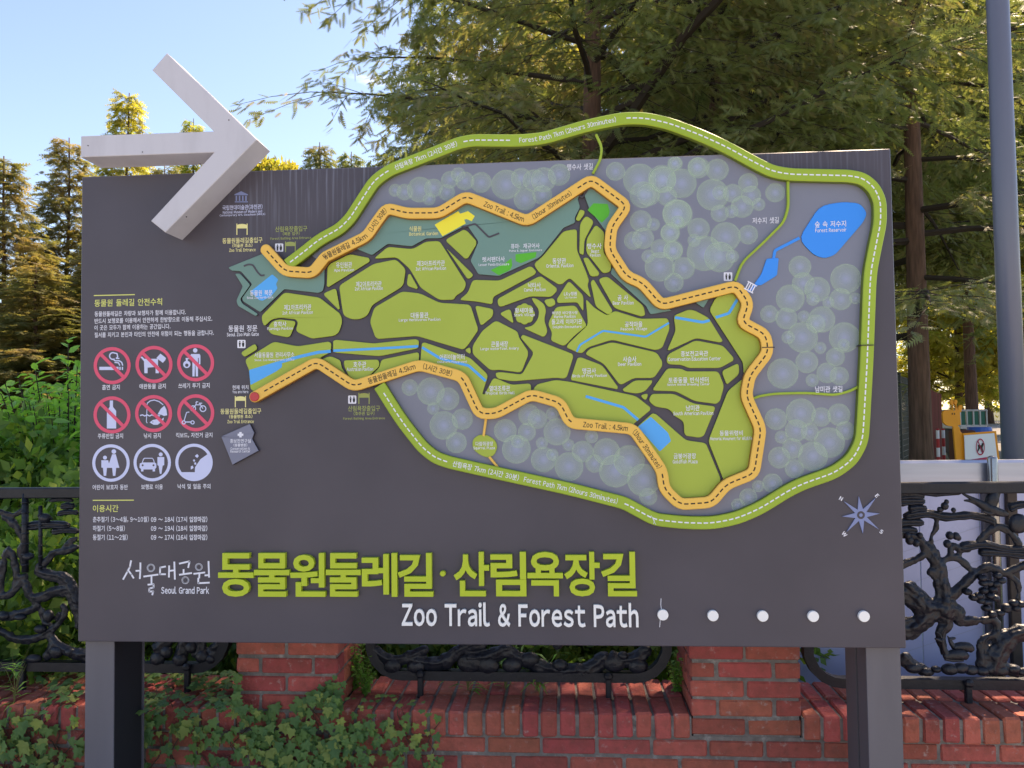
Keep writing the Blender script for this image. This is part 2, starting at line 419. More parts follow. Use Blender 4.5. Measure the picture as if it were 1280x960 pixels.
# field behind the map
ZOO = [(332,312),(356,338.7),(389.7,341),(401,327),(405.6,321),(458,295),(468,280),(483,259.5),(509,266.3),(548.4,266),(582,245),(659,276),(739.3,224),(783.5,257),(764.4,284),(762,312),(783,345),(803,353.4),(826.5,380.8),(921,357),(936,379),(927.5,402.5),(957,418),(960.5,440),(937.5,469.4),(932.8,494.7),(951.3,536),(942.8,591.6),(908,605.6),(889.4,628),(850,630.6),(830.3,611),(827.5,588),(791.5,536),(760,533),(712.5,528.8),(700.3,503.4),(663.8,493),(619.5,517),(599,517),(577.5,470.6),(524,456),(441.6,482.8),(395.6,452.2),(318,496)]
FOR = [(359,330.5),(381,314),(398,300),(424.4,285.6),(437.5,272.5),(452.5,249),(467.5,226),(486,212.5),(531,195),(572.5,178.5),(590,175),(647.5,175.5),(677.5,173),(737.5,155.6),(778.8,147.4),(805,147.4),(835,153.5),(876,168.8),(909,184),(942.5,202.5),(965,213.8),(987.5,217.8),(1062.5,219.6),(1079,223),(1092.5,234),(1100.5,251),(1101,277.5),(1094,311),(1089,337.5),(1087.5,356),(1084,450),(1079.8,525),(1078,551),(1066,574),(1043.8,590.6),(995,607.5),(950,635.6),(921,648),(890,654),(856,653.5),(818.8,649.5),(799,639),(781,629),(711,611),(610,589),(561,578),(544,572),(527.5,558.8),(501,525),(474,482)]
fpoly = [(381,314),(398,300),(424.4,285.6),(437.5,272.5),(452.5,249),(467.5,226),(486,210),(500,207.5),(940,192.5),(946,204),(965,213.8)]+FOR[21:]+[(480,470)]+ZOO[::-1][3:-3][0:]
f2 = PP(fpoly)
f2 = [(x, min(z, BZ+BH-.003)) for x, z in f2]
MB().prism(f2, 0, .002).build('forest_field', M_field, sign)
# soft round tree symbols printed on the field
D_ = (800, 0, 2.6667); Cc = (620, 240, 5.3333); Bc = (450, 210, 5.3333); Z6 = (800, 300, 2.6667); Z5 = (400, 300, 2.6667); Z2 = (400, 0, 2.6667)
circles = []
def addc(tile, L): circles.extend([(tile[0]+x/tile[2], tile[1]+y/tile[2], r/tile[2]) for x, y, r in L])
addc(Bc, [(235,150,42),(300,162,55),(400,145,85),(490,135,62),(463,210,42),(580,165,55),(600,80,58),(655,45,48),(700,88,62),(808,98,70),(975,112,100),(1075,68,68),(1160,85,75),(1100,210,75),(1215,180,65)])
addc(Z2, [(745,600,42),(797,583,37),(985,572,32),(1065,600,55),(1140,597,47),(1185,547,24),(1095,650,38),(1205,612,50),(1262,560,36)])
addc(D_, [(190,557,32),(257,567,38),(115,545,24),(75,600,45),(10,650,45),(90,655,33),(242,650,54),(265,643,24),(308,645,32),(360,610,33),(370,652,33),(340,690,38),(395,682,22),(450,643,33),(125,715,50),(125,740,22),(265,712,30),(305,706,22),(100,778,33),(195,763,37),(180,802,22),(285,790,50),(360,783,33),(215,845,60),(265,857,52),(307,855,22),(110,833,33),(145,895,38)])
addc(Cc, [(965,195,73),(1050,218,42),(915,325,62),(980,310,73),(1205,145,98),(1210,200,42),(1160,270,63),(1095,380,65),(1180,395,65),(1015,430,45),(1090,500,100),(1185,605,65)])
addc(Z6, [(532,90,38),(543,145,38),(500,195,48),(590,165,43),(575,198,22),(685,130,52),(668,198,38),(627,208,20),(717,195,20),(430,247,30),(487,262,37),(545,255,20),(605,265,45),(585,280,32),(680,325,52),(678,350,20),(540,325,52),(493,325,22),(600,360,20),(555,407,38),(650,390,32),(622,443,35),(573,468,22),(663,453,32),(475,445,52),(452,597,37),(535,577,50),(603,590,33),(662,582,38),(520,635,38),(565,640,30),(470,657,22),(683,635,32),(630,675,52),(507,695,35),(463,725,37),(575,720,50),(513,762,32),(440,810,33),(393,820,20),(360,857,30),(325,883,22),(27,855,30)])
addc(Z5, [(300,492,27),(370,505,46),(427,530,38),(378,562,20),(413,618,47),(475,597,35),(455,675,35),(618,635,38),(697,583,36),(725,597,32),(775,580,22),(655,697,48),(660,672,22),(690,640,30),(745,732,42),(775,715,20),(740,677,20),(790,640,45),(828,683,20),(830,755,48),(875,705,36),(905,655,22),(915,745,30),(955,705,45),(985,770,55),(1030,735,52),(1078,800,55)])
M_circ = bpy.data.materials.new('translucent_circle_print'); M_circ.use_nodes = True
t_ = M_circ.node_tree; b_ = t_.nodes['Principled BSDF']; a_ = t_.nodes.new('ShaderNodeAttribute'); a_.attribute_name = 'rad'
r_ = t_.nodes.new('ShaderNodeValToRGB'); r_.color_ramp.elements[0].color = (*S(176, 188, 222), 1); r_.color_ramp.elements[1].color = (*S(176, 200, 180), 1); r_.color_ramp.elements[1].position = .85
t_.links.new(a_.outputs['Fac'], r_.inputs[0]); t_.links.new(r_.outputs[0], b_.inputs['Base Color']); b_.inputs['Roughness'].default_value = .4
r2_ = t_.nodes.new('ShaderNodeValToRGB'); e_ = r2_.color_ramp.elements; e_[0].color = (.44,)*3+(1,); e_[1].color = (.50,)*3+(1,); q_ = e_.new(.62); q_.color = (.27,)*3+(1,); q_ = e_.new(.95); q_.color = (.33,)*3+(1,)
t_.links.new(a_.outputs['Fac'], r2_.inputs[0]); t_.links.new(r2_.outputs[0], b_.inputs['Alpha'])
for i, (x, y, r) in enumerate(circles):
    c = P(x, y); rr = abs(P(x+r, y)[0]-P(x-r, y)[0])/2; d = .0022+i*.000012; cv = [(c[0], -d, c[1])]; rad = [0.0]
    for k in range(28):
        a = 2*math.pi*k/28; cv.append((c[0]+rr*math.cos(a), -d, min(BZ+BH-.004, c[1]+rr*math.sin(a)))); rad.append(1.0)
    co = obj('tree_symbol', cv, [(0, 1+k, 1+(k+1) % 28) for k in range(28)], M_circ, sign)
    co.data.attributes.new('rad', 'FLOAT', 'POINT').data.foreach_set('value', rad)

# plots
A=(270,280,5.3333); B=(450,210,5.3333); C=(620,240,5.3333); D=(270,380,5.3333); E_=(450,360,5.3333); F_=(630,360,5.3333); G=(780,340,5.3333); H_=(760,480,5.3333)
PD = .008
def plate(name, pts, m, d0=.0, d1=PD, r=.012, parent=None):
    p = rounded(PP(pts, d1), r)
    mb = MB().prism(p, d0, d1, .0012); o = mb.build(name, m, parent or sign)
    o.data.materials.append(M_edge)
    n = len(clean(p))
    tot = len(o.data.polygons)
    for i in range(tot-n, tot): o.data.polygons[i].material_index = 1
    return o
teals = [T(A, [(80,290),(330,190),(455,320),(620,330),(722,240),(722,400),(712,445),(685,460),(455,434),(295,588),(180,515),(172,495),(240,400),(165,315),(105,312)]),
 T(A, [(125,330),(160,330),(228,405),(160,500),(175,530),(280,600),(265,615),(145,545),(135,510),(178,415)]),
 [(444,310.5),(465,319),(484.7,304.7),(514.7,307.9),(532.5,298),(551,297.6),(581,282),(585,283),(598,302),(588,326),(598,342.8),(623.4,345),(673,322.5),(678,318),(704.4,284.6),(719,278.4),(718.4,272),(725,258.8),(722,248),(735,228),(659,276),(582,245),(548,266),(509,266),(484,258),(460,295)],
 [(729,240),(737,262),(758,290),(764,284),(784,257),(739,224)],
 [(765.3,333.8),(763.4,342),(807.5,382.5),(813,393),(840,388),(826,381),(803,353),(783,345)],
 [(869,378),(879.4,385),(888,370)]]
for p in teals: plate('teal_plot', p, M_teal, r=.006)
greens = [(A, [(742,290),(760,265),(890,200),(1020,225),(1025,250),(750,420),(738,415)]),
 (A, [(820,410),(1050,265),(1200,235),(1265,300),(1250,400),(1230,425),(1040,540),(1010,610),(960,635),(900,635),(850,610),(840,560)]),
 (A, [(710,465),(800,425),(825,565),(815,570)]),
 (A, [(455,455),(690,490),(830,600),(842,650),(820,720),(790,745),(640,765),(530,715),(545,655),(530,635),(430,625),(370,635),(320,685),(305,640),(305,610)]),
 (A, [(340,700),(370,650),(420,635),(535,648),(490,758),(370,735)]),
 (B, [(90,605),(185,525),(350,540),(440,490),(530,485),(710,770),(690,820),(640,850),(625,878),(530,880),(405,800),(330,670),(245,595)]),
 (B, [(310,785),(320,710),(335,705),(385,795),(380,808)]),
 (B, [(565,480),(690,410),(715,420),(775,485),(775,510),(720,600),(700,605)]),
 (B, [(572,530),(760,715),(720,745)]),
 (B, [(660,880),(720,830),(750,745),(930,750),(1140,650),(1175,690),(1165,710),(885,860),(885,910),(780,890)]),
 (C, [(250,480),(310,430),(450,260),(540,245),(540,390),(600,530),(620,590),(610,620),(635,710),(490,570),(440,615),(415,615),(285,535)]),
 (C, [(5,715),(270,570),(300,560),(405,640),(405,660),(370,700),(230,695),(20,770)]),
 (C, [(530,185),(560,115),(590,125),(590,145),(555,195)]),
 (C, [(560,210),(600,155),(655,195),(590,320),(585,420),(555,410)]),
 (C, [(605,310),(665,215),(725,270),(715,400),(770,480),(765,530),(715,545),(600,400)]),
 (C, [(580,440),(610,435),(690,540),(680,560),(630,565)]),
 (C, [(630,600),(650,580),(780,795),(750,820),(665,765)]),
 (C, [(680,580),(740,560),(985,760),(995,820),(970,830),(790,775)]),
 (C, [(405,715),(485,590),(583,690),(583,800),(545,740),(530,735),(410,740)]),
 (C, [(315,720),(385,705),(400,750),(350,772)]),
 (C, [(345,880),(400,765),(530,755),(600,880),(600,895),(520,960),(455,1030),(363,990),(375,940)]),
 (C, [(235,705),(270,710),(320,745),(335,790),(320,850),(345,930),(320,970),(180,905),(245,892),(283,840),(287,785),(250,735)]),
 (C, [(20,810),(95,775),(120,880)]),
 (E_, [(765,115),(890,140),(885,190),(805,255)]),
 (E_, [(65,225),(95,130),(280,22),(400,35),(530,98),(735,110),(785,265),(785,285),(720,380),(690,412),(380,320),(120,340),(100,325)]),
 (E_, [(750,385),(815,285),(905,215),(1050,290),(1060,330),(1120,420),(1120,450),(1075,565),(930,545),(870,550),(750,440)]),
 (E_, [(695,415),(735,390),(740,445)]),
 (F_, [(-55,585),(-55,565),(-20,560),(120,577),(192,445),(192,425),(110,330),(125,310),(455,438),(462,460),(415,605),(345,598),(60,622),(-40,605)]),
 (E_, [(412,368),(430,362),(735,465),(855,580),(815,705),(830,710),(890,595),(1010,645),(1140,635),(1140,712),(900,838),(800,838),(760,790),(680,590),(640,575),(400,512)]),
 (E_, [(-180,352),(-160,345),(90,369),(130,365),(370,340),(392,350),(390,402),(130,455),(-180,430)]),
 (D, [(190,372),(385,250),(545,282),(750,250),(768,262),(765,320),(700,355),(670,385),(300,590),(230,575),(220,440)]),
 (D, [(163,325),(260,262),(278,300),(188,355)]),
 (D, [(700,372),(760,345),(830,375),(835,420),(875,485),(915,548),(690,385)]),
 (D, [(850,375),(1085,370),(1090,415),(1020,480),(915,540),(885,480),(855,420)]),
 (E_, [(140,478),(395,425),(390,512),(60,610),(80,580),(130,530)]),
 (F_, [(415,395),(430,370),(560,245),(545,70),(600,130),(690,185),(735,150),(910,205),(1095,200),(1105,270),(1055,400),(1010,415),(720,345),(560,395),(520,435),(490,430)]),
 (F_, [(540,440),(570,405),(720,360),(1020,430),(1055,490),(1055,520),(1000,600),(865,600),(775,650),(665,505)]),
 (F_, [(445,600),(490,465),(515,462),(655,515),(760,660),(755,675),(450,615)]),
 (F_, [(790,675),(870,615),(990,615),(985,635),(940,690),(885,705),(800,690)]),
 (F_, [(905,715),(965,700),(945,755)]),
 (F_, [(200,665),(225,640),(345,612),(440,625),(880,720),(975,795),(975,815),(865,905),(855,925),(440,900),(375,765),(190,708)]),
 (G, [(330,290),(430,250),(470,255),(565,305),(660,460),(640,470),(480,440),(285,530),(345,390)]),
 (G, [(568,255),(610,172),(745,92),(830,205),(790,335),(940,415),(960,460),(962,535),(840,690),(798,680),(795,605)]),
 (G, [(285,570),(300,545),(475,455),(660,490),(730,570),(730,590),(640,640),(430,640),(385,620),(300,615),(285,600)]),
 (G, [(650,660),(765,605),(770,680),(690,748),(680,740)]),
 (G, [(185,790),(290,640),(385,645),(415,662),(630,662),(668,760),(640,860),(615,880),(470,860),(345,795)]),
 (H_, [(270,110),(290,65),(440,65),(570,130),(720,150),(640,345),(610,358),(520,345),(508,325),(505,250),(440,210),(430,190),(400,165),(310,150)]),
 (H_, [(668,380),(800,45),(905,-40),(925,80),(1020,300),(975,595),(790,672),(768,632)]),
 (H_, [(295,195),(320,200),(520,375),(630,390),(655,400),(755,640),(690,790),(480,803),(375,700),(360,575),(175,300),(200,280)])]
for tl, p in greens: plate('green_plot', T(tl, p), M_green, r=.012)
scal = [(190+(62+7*abs(math.cos(a*4)))*math.cos(a), 812+(64+7*abs(math.cos(a*4)))*math.sin(a)) for a in [2*math.pi*k/48 for k in range(48)]]
plate('green_plot', T(C, scal), M_green, r=.0001)
plate('plaza_plot', T(Z5, [(508,665),(530,648),(560,650),(585,668),(592,690),(582,716),(560,727),(530,715),(508,695)]), M_green, r=.02)
# roads drawn as dark inlays over the teal
def strip(name, pts, wpx, m, d, parent=None, thick=0.0015):
    pa = rounded(PP(pts, d), .006, closed=False); w_ = wpx/385.0
    o = ribbon(pa, w_, d-thick, d, .0003).build(name, m, parent or sign); return o
for pts in (T(A, [(185,280),(215,268),(245,272),(275,320),(300,345),(322,340)]), [(578,284),(594,279.5),(611,296.5),(624,291.5)], [(722,243),(728,247),(735,236)]):
    strip('inlaid_road', pts, 2.2, M_board, PD+.0016)
# water
def flat(name, polys, m, d, r=.004):
    mb = MB()
    for p in polys: mb.sheet(rounded(PP(p, d), r), d)
    return mb.build(name, m, sign)
flat('printed_lake', [T(A, [(375,335),(415,370),(400,400),(410,430),(370,480),(310,512),(285,505),(230,450)])], M_blue, PD+.0004)
flat('printed_lake', [T(D, [(220,440),(420,380),(440,395),(440,420),(400,450),(230,540)])], M_blue, PD+.0004)
flat('printed_lake', [T(H_, [(285,218),(400,325),(420,380),(345,450),(200,285)])], M_blue, PD+.0004)
for pts, w_ in ((T(D, [(425,388),(560,350),(680,322),(765,315)]), 4), (T(E_, [(-178,418),(100,405),(388,388)]), 3.2), (T(E_, [(414,396),(535,470),(725,518),(838,620)]), 3.4), (T(F_, [(485,425),(505,380),(660,285),(945,325),(1100,232)]), 2.4), (T(G, [(340,303),(525,335),(572,322)]), 3.4), (T(G, [(612,303),(700,275),(758,178)]), 3.4), (T(F_, [(545,722),(795,795),(895,880)]), 3.4)):
    strip('printed_stream', pts, w_, M_blue, PD+.0008, thick=.0006)
flat('printed_enclosure', [T(C, [(650,75),(745,80),(758,130),(750,160),(705,205),(610,120)])], M_bright, PD+.0004, .002)
flat('printed_enclosure', [T(B, [(870,680),(960,640),(1010,600),(1015,650),(1000,680),(925,715)])], M_bright, PD+.0004, .002)
flat('printed_enclosure', [T(C, [(130,415),(270,400),(265,435),(165,475),(130,460)])], M_bright, PD+.0004, .002)
flat('printed_garden', [T(B, [(498,378),(655,288),(668,305),(720,287),(765,320),(745,355),(710,340),(695,345),(705,370),(550,455)])], M_yellow, PD+.0004, .0005)
plate('reservoir_plate', T(D_, [(600,685),(680,672),(735,678),(758,710),(745,740),(650,850),(615,862),(580,850),(528,797)]), M_blue2, 0, .006, r=.03)
plate('reservoir_plate', T(D_, [(422,862),(463,859),(457,918),(402,952),(380,948),(405,912)]), M_blue2, 0, .006, r=.006)
strip('reservoir_channel', T(D_, [(532,793),(450,835),(445,866)]), 3.6, M_blue2, .005, thick=.004)
strip('reservoir_channel', T(D_, [(400,940),(372,962),(350,980)]), 3.6, M_blue2, .005, thick=.004)
rc = plate('research_plate', T((0, 300, 2.6667), [(737,655),(832,612),(847,643),(840,663),(862,703),(775,750)]), M_plate, 0, .012, r=.0001)

# trails
fpath = Path(rounded(PP(FOR, .026), .05, closed=False, seg=5))
zpath = Path(rounded(PP(ZOO, .030), .022, closed=False, seg=4))
fr = ribbon(fpath.p, .0405, .004, .026, .0025).build('forest_path_ribbon', M_ribbon, sign)
zr = ribbon(zpath.p, .0365, .004, .030, .0025)
zr.prism(circ(zpath.p[0].x, zpath.p[0].y, .0183, 20), .0042, .0303, .0025); zr.prism(circ(zpath.p[-1].x, zpath.p[-1].y, .0183, 20), .0042, .0303, .0025)
zr = zr.build('zoo_trail_ribbon', M_orange, sign)
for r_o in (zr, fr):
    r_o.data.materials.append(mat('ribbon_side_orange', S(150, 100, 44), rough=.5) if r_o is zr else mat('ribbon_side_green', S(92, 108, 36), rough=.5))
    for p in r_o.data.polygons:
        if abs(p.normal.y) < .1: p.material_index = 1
for pts, w_, m in (([(745,168),(752.5,184),(750.6,199),(741,217)], 3, M_ribbon), ([(985,222),(985.6,258.8),(980,277.5),(950,307.5),(927.5,328),(919,351)], 3, M_ribbon), ([(940,498.5),(950,495),(969,492),(1010,491),(1043.8,493.8),(1062,489),(1076,482)], 3, M_ribbon), ([(607.8,520),(604.4,545)], 3, M_orange), ([(611.5,571),(622,584)], 3, M_orange)):
    pa = rounded(PP(pts, .012), .04, closed=False, seg=5)
    ribbon(pa, w_/385, .004, .014, .001).build('side_trail_ribbon', m, sign)
def letter(rb, path, *a):
    m_ = MB(); path_text(m_, path, *a); m_.build('trail_lettering', M_black if rb is zr else M_white, rb)
D1, D2 = .0304, .0264
letter(zr, zpath, '동물원둘레길 4.5km', (404,322), (459,295), .021, D1)
letter(zr, zpath, '(1시간 30분)', (463,289), (482,262), .021, D1)
letter(zr, zpath, 'Zoo Trail : 4.5km', (605.6,254), (655,274), .019, D1)
letter(zr, zpath, '(1hour 30minutes)', (666,272), (713,240), .021, D1)
letter(zr, zpath, '(1hour 30minutes)', (793,538), (826.6,584), .021, D1)
letter(zr, zpath, 'Zoo Trail : 4.5km', (729,530), (785,535), .019, D1)
letter(zr, zpath, '동물원둘레길 4.5km', (460,476.5), (519,457.5), .021, D1)
letter(zr, zpath, '(1시간 30분)', (529,457.5), (565,467), .021, D1)
tot = zpath.s[-1]; gaps = [(zpath.proj(P(393,336,D1)), zpath.proj(P(484,259,D1))), (zpath.proj(P(600,252,D1)), zpath.proj(P(716,238,D1))), (zpath.proj(P(826.6,586,D1)), zpath.proj(P(724,530,D1))), (zpath.proj(P(566,468,D1)), zpath.proj(P(456,478,D1)))]
md = MB(); dashes(md, zpath, gaps, .0135, .0075, .0042, D1, .006, tot-.03); md.build('dashed_line', M_black, zr)['kind'] = 'stuff'
letter(fr, fpath, '산림욕장 7km (2시간 30분)', (493,209), (571,179), .020, D2); letter(fr, fpath, 'Forest Path 7km (2hours 30minutes)', (649,176), (770,149.5), .020, D2)
letter(fr, fpath, '산림욕장 7km (2시간 30분)', (566,579), (648.6,597.5), .021, D2); letter(fr, fpath, 'Forest Path 7km (2hours 30minutes)', (655,599), (772,626.5), .021, D2)
gaps = [(fpath.proj(P(489,211,D2)), fpath.proj(P(575,177,D2))), (fpath.proj(P(645,176,D2)), fpath.proj(P(775,148,D2))), (fpath.proj(P(776,628,D2)), fpath.proj(P(563,578,D2)))]
md = MB(); dashes(md, fpath, gaps, .0140, .0060, .0042, D2, .012, fpath.s[-1]-.01); md.build('dashed_line', M_white, fr)['kind'] = 'stuff'
mk = MB().prism(circ(*P(317.5, 496, .036), .0155, 24), .02, .036, .002).build('here_marker', M_redspot, sign)
for x0, x1, y in ((952.6, 968.5, 434.3), (1074.5, 1092.5, 431.6)):
    a, b = P(x0, y, .032), P(x1, y, .032); MB().box(a[0], b[0], -.0318, -.004, a[1]-.0012, a[1]+.0012).build('seam', M_edge, sign)

# captions on the plots
def caption(lines, m, d=PD+.0014, off=.009, parent=None):
    mb = MB()
    for s_, cx, cy, w_, h_ in lines: put_text(mb, s_, cx, cy, w_, h_, d, off if ord(s_[0]) > 127 else off+.008)
    return mb.build('caption', m, parent or sign)
K = 5.3333
caps = [[('유인원관',430,331,20,7),('Ape Pavilion',430,338,25,4.6)], [('제2아프리카관',461,355,32,7),('2st African Pavilion',461,360.5,35,4.6)], [('제1아프리카관',372,384,34,7),('1st African Pavilion',372,390.5,38,4.6)],
 [('홍학사',350,405,16,6.5),('Flamingo Pavilion',350,411,32,4.6)], [('제3아프리카관',538.5,329,35,7),('3st African Pavilion',538.5,335.5,38,4.6)], [('대동물관',524.5,394,22,7),('Large Herbivores Pavilion',524.5,400,52,4.8)],
 [('퓨마·재규어사',656.5,307.5,36,6.5),('Puma & Jaguar Enclosure',657,313.3,41,3.4)], [('렛서팬더사',617,324,28,6.5),('Lesser Panda Enclosure',617.3,330.4,38,3.4)], [('동양관',699,326,17,7),('Oriental Pavilion',699.7,332,34,4.8)],
 [('낙타사',668,356.5,16,6.5),('Camel Pavilion',668.5,362,27,4.4)], [('맹수사',743,307.5,18,7),('Beast',744,314,10,4.2),('Pavilion',744,318.8,13,4.2)], [('곰 사',778.5,372,13,7),('Bear Pavilion',779,378.5,26,4.8)],
 [('Lily정원',713,367.5,16,5.5),('Lily Garden',713.5,372,15,3)], [('황새마을',655,388,23,6.5),('Stork Village',655.5,394,26,4.6)], [('해양관 바다맹사장',706,391,32,4.2),('Marine Pavilion',706,395.6,27,4),('돌고래 이야기관',708.5,402,38,6.5),('Dolphin Encounters',709,408.8,36,4.4)],
 [('공작마을',792,405.3,22,7),('Peacock Village',792.3,411.5,33,4.8)], [('큰물새장',624.5,430,21,7),('Large waterfowl Aviary',624.5,436,48,4.8)], [('어린이놀이터',565,446.2,31,7),("Children's Playground",565,452.4,37,3.6)],
 [('호주관',449.7,455.3,16,7),('Australian Pavilion',450,461.3,33,4.8)], [('열대조류관',624.5,485.5,26,7),('Tropical Birds Hall',625,491.6,37,4.8)], [('사슴사',787,449,17,7),('Deer Pavilion',787,455,29,4.8)], [('맹금사',736.5,463.5,17,7),('Birds of Prey Pavilion',737,470,43,4.8)],
 [('종보전교육관',868,442,34,7),('Conservation Education Center',868,448.5,66,4.8)], [('토종동물 번식센터',860.5,475,50,7),('Native Animal Breeding Center',860.5,480.8,53,4)], [('남미관',866,510,17,7),('South American Pavilion',866.5,516.5,50,4.8)],
 [('동물위령비',914,541.3,29,6.5),('Memorial Monument for Wildlife',914,548,52,4.4)], [('금붕어광장',856,570,28,7),('Goldfish Plaza',856.3,576.8,31,5)], [('다람쥐광장',605.5,554.7,22,5.5),('Squirrel Plaza',605,560.3,27,4.6)],
 [('서울동물원 관리사무소',343,443.5,50,6.5),('Seoul Zoo Management Office',343,450,50,3.8)], [('동물원 북문',326.5,366,28,7),('Seoul Zoo North Gate',325,371.8,33,3.2)], ]
for c in caps: caption(c, M_white)
caption([('식물원',519,286,15,6.5),('Botanical Garden',529.5,292,36,4.6)], M_khaki)
caption([('숲 속 저수지',1038,280,39,8),('Forest Reservoir',1038.5,287.5,39,5)], M_white, .0068)
caption([('맹수사 샛길',725,208.5,32,8)], M_white, .0034); caption([('저수지 샛길',957,275.5,33,8)], M_white, .0034); caption([('남미관 샛길',1036,486.5,34,8)], M_white, .016)
caption([('국립현대미술관(과천관)',303,259,50,6.5),('National Museum of Modern and',303,264.6,49,3.6),('Contemporary Art, Gwacheon (MMCA)',303,268.6,57,3.6)], M_iconw, .0004)
caption([('동물원둘레길출입구',303,300.5,50,7),('(미술관 초소)',303,306.8,25,4.8),('Zoo Trail Entrance',303,312.3,33,4.4)], M_khaki, .0004)
caption([('산림욕장출입구',364,286,40,7),('(북문 입구)',364,292,21,4.6),('Forest Bathing Area Entrance',363.5,298,51,4)], M_dimlime, .0004)
caption([('동물원 정문',303.5,410.5,36,8),('Seoul Zoo Main Gate',303.5,417.8,40,4.8)], M_white, .0004)
caption([('현재 위치',300.5,484.2,20,5.5),('You are Here',300.5,489.8,20,3.6)], M_white, .0004)
caption([('동물원둘레길출입구',301,514,51,7),('(동물병원 초소)',301,520.6,29,4.8),('Zoo Trail Entrance',300.7,526.8,33,4.4)], M_khaki, .0004)
caption([('산림욕장출입구',455,510.5,40,7),('(호주관 입구)',455,516.8,26,4.8),('Forest Bathing Area Entrance',455,523.3,52,4)], M_dimlime, .0004)
caption([('종보전연구실',300.5,551.2,26,5),('(동물병원)',300.5,556.3,17,4),('Conservation &',300.2,560.6,24,3.4),('Research Center',300.4,564,25,3.4)], M_white, .0126)
# texts at the left
caption([('동물원 둘레길 안전수칙',160.2,378,84.5,9)], M_lime, .0004, .010)
caption([('동물원둘레길은 차량과 보행자가 함께 이용합니다.',175,391.3,114,6.5),('반드시 보행로를 이용해서 안전하게 한방향으로 이동해 주십시오.',191.3,399.8,147,6.5),('이 곳은 모두가 함께 이용하는 공간입니다.',165.3,408.8,95,6.5),('질서를 지키고 본인과 타인의 안전에 위험이 되는 행동을 금합니다.',192.3,417.3,149,6.5)], M_white, .0004)
for s_, x, y, w_ in (('흡연 금지',138.7,484,22),('애완동물 금지',190.7,482.8,33),('쓰레기 투기 금지',242.5,482,39),('주류반입 금지',138,545,31.5),('낚시 금지',190.4,544.6,21),('킥보드, 자전거 금지',242.7,544,45.5),('어린이 보호자 동반',137.7,609,44),('보행로 이용',190,608.6,27),('낙석 및 얼음 주의',242.5,608,41)):
    caption([(s_, x, y, w_, 6.5)], M_white, .0004)
caption([('이용시간',132,635.6,32,9)], M_lime, .0004, .010)
for i, (a_s, wa, b_s) in enumerate((('춘추절기 (3~4월, 9~10월)', 70, '09 ~ 18시 (17시 입장마감)'), ('하절기 (5~8월)', 40, '09 ~ 19시 (18시 입장마감)'), ('동절기 (11~2월)', 43.5, '09 ~ 17시 (16시 입장마감)'))):
    y = 649.2+i*11.2; caption([(a_s, 116+wa/2, y, wa, 7.5), (b_s, 223.8, y, 70.5, 7.5)], M_white, .0004)
for x0, x1, y in ((117.4, 168.7, 369.5), (116, 167.5, 625.4)):
    a, b = P(x0, y), P(x1, y); MB().add([(a[0], -.0005, a[1]-.0016), (b[0], -.0005, a[1]-.0016), (b[0], -.0005, a[1]+.0016), (a[0], -.0005, a[1]+.0016)], [(0, 1, 2, 3)]).build('rule_line', M_lime, sign)
# ---- icons; local units: u right, v down, ring radius = 23.2
def icon(cx, cy, kind, shapes, bites=()):
    q = lambda pts: [(cx+x, cy+y) for x, y in pts]
    if kind == 'ban':
        ro, ri, m = 23.2, 19.0, M_red
    else: ro, ri, m = 23.4, 19.6, M_iconw
    n = 40; mb = MB(); O = PP(circ(cx, cy, ro, n), .0009); I = PP(circ(cx, cy, ri, n), .0009)
    for k in range(n):
        k2 = (k+1) % n; mb.add([(O[k][0], -.0009, O[k][1]), (I[k][0], -.0009, I[k][1]), (I[k2][0], -.0009, I[k2][1]), (O[k2][0], -.0009, O[k2][1])], [(0, 1, 2, 3)])
    if kind == 'ban':
        a = R(45); c_, s_ = math.cos(a), math.sin(a)
        mb.sheet(PP(q([(x*c_-y*s_, x*s_+y*c_) for x, y in [(-20,-2.1),(20,-2.1),(20,2.1),(-20,2.1)]]), .0012), .0012)
    ring = mb.build('icon_ring', m, sign)
    pm = MB()
    for i, s in enumerate(shapes): pm.sheet(PP(q(s), .0004+i*.00001), .0004+i*.00001)
    pm.build('pictogram', M_iconw, ring)
    if bites:
        bm_ = MB()
        for s in bites: bm_.sheet(PP(q(s), .0007), .0007)
        bm_.build('pictogram_detail', M_board, ring)
def ln(pts, w):
    """stroke polyline -> one quad per segment"""
    out = []
    for i in range(len(pts)-1):
        a, b = Vector(pts[i]), Vector(pts[i+1]); t = (b-a).normalized(); n = Vector((-t.y, t.x))*w/2; e = t*w*.22
        a = a-e*(i > 0); b = b+e*(i < len(pts)-2)
        out.append([tuple(a+n), tuple(b+n), tuple(b-n), tuple(a-n)])
    return out
def arcp(cx, cy, r, a0, a1, n=10): return [(cx+r*math.cos(R(a0+(a1-a0)*k/n)), cy+r*math.sin(R(a0+(a1-a0)*k/n))) for k in range(n+1)]
def ringp(cx, cy, r, w): return [s for k in range(8) for s in ln(arcp(cx, cy, r, k*45-2, k*45+47, 3), w)]
bx = lambda x0, y0, x1, y1: [(x0, y0), (x1, y0), (x1, y1), (x0, y1)]
icon(140.2, 457, 'ban', [bx(-16,1.5,8,5.5), bx(9,1.5,10.6,5.5), bx(12,1.5,13.6,5.5)]+ln(arcp(1,-12,4.2,-60,-300,12), 1.6)+ln([(2,-7),(4,-6),(9,-6),(12,-4),(13.2,0)], 1.5)+ln([(2,-16),(6,-15),(7,-11),(5,-9),(9,-9)], 1.5)+ln([(3,-4),(8,-3.5),(9.6,0)], 1.4))
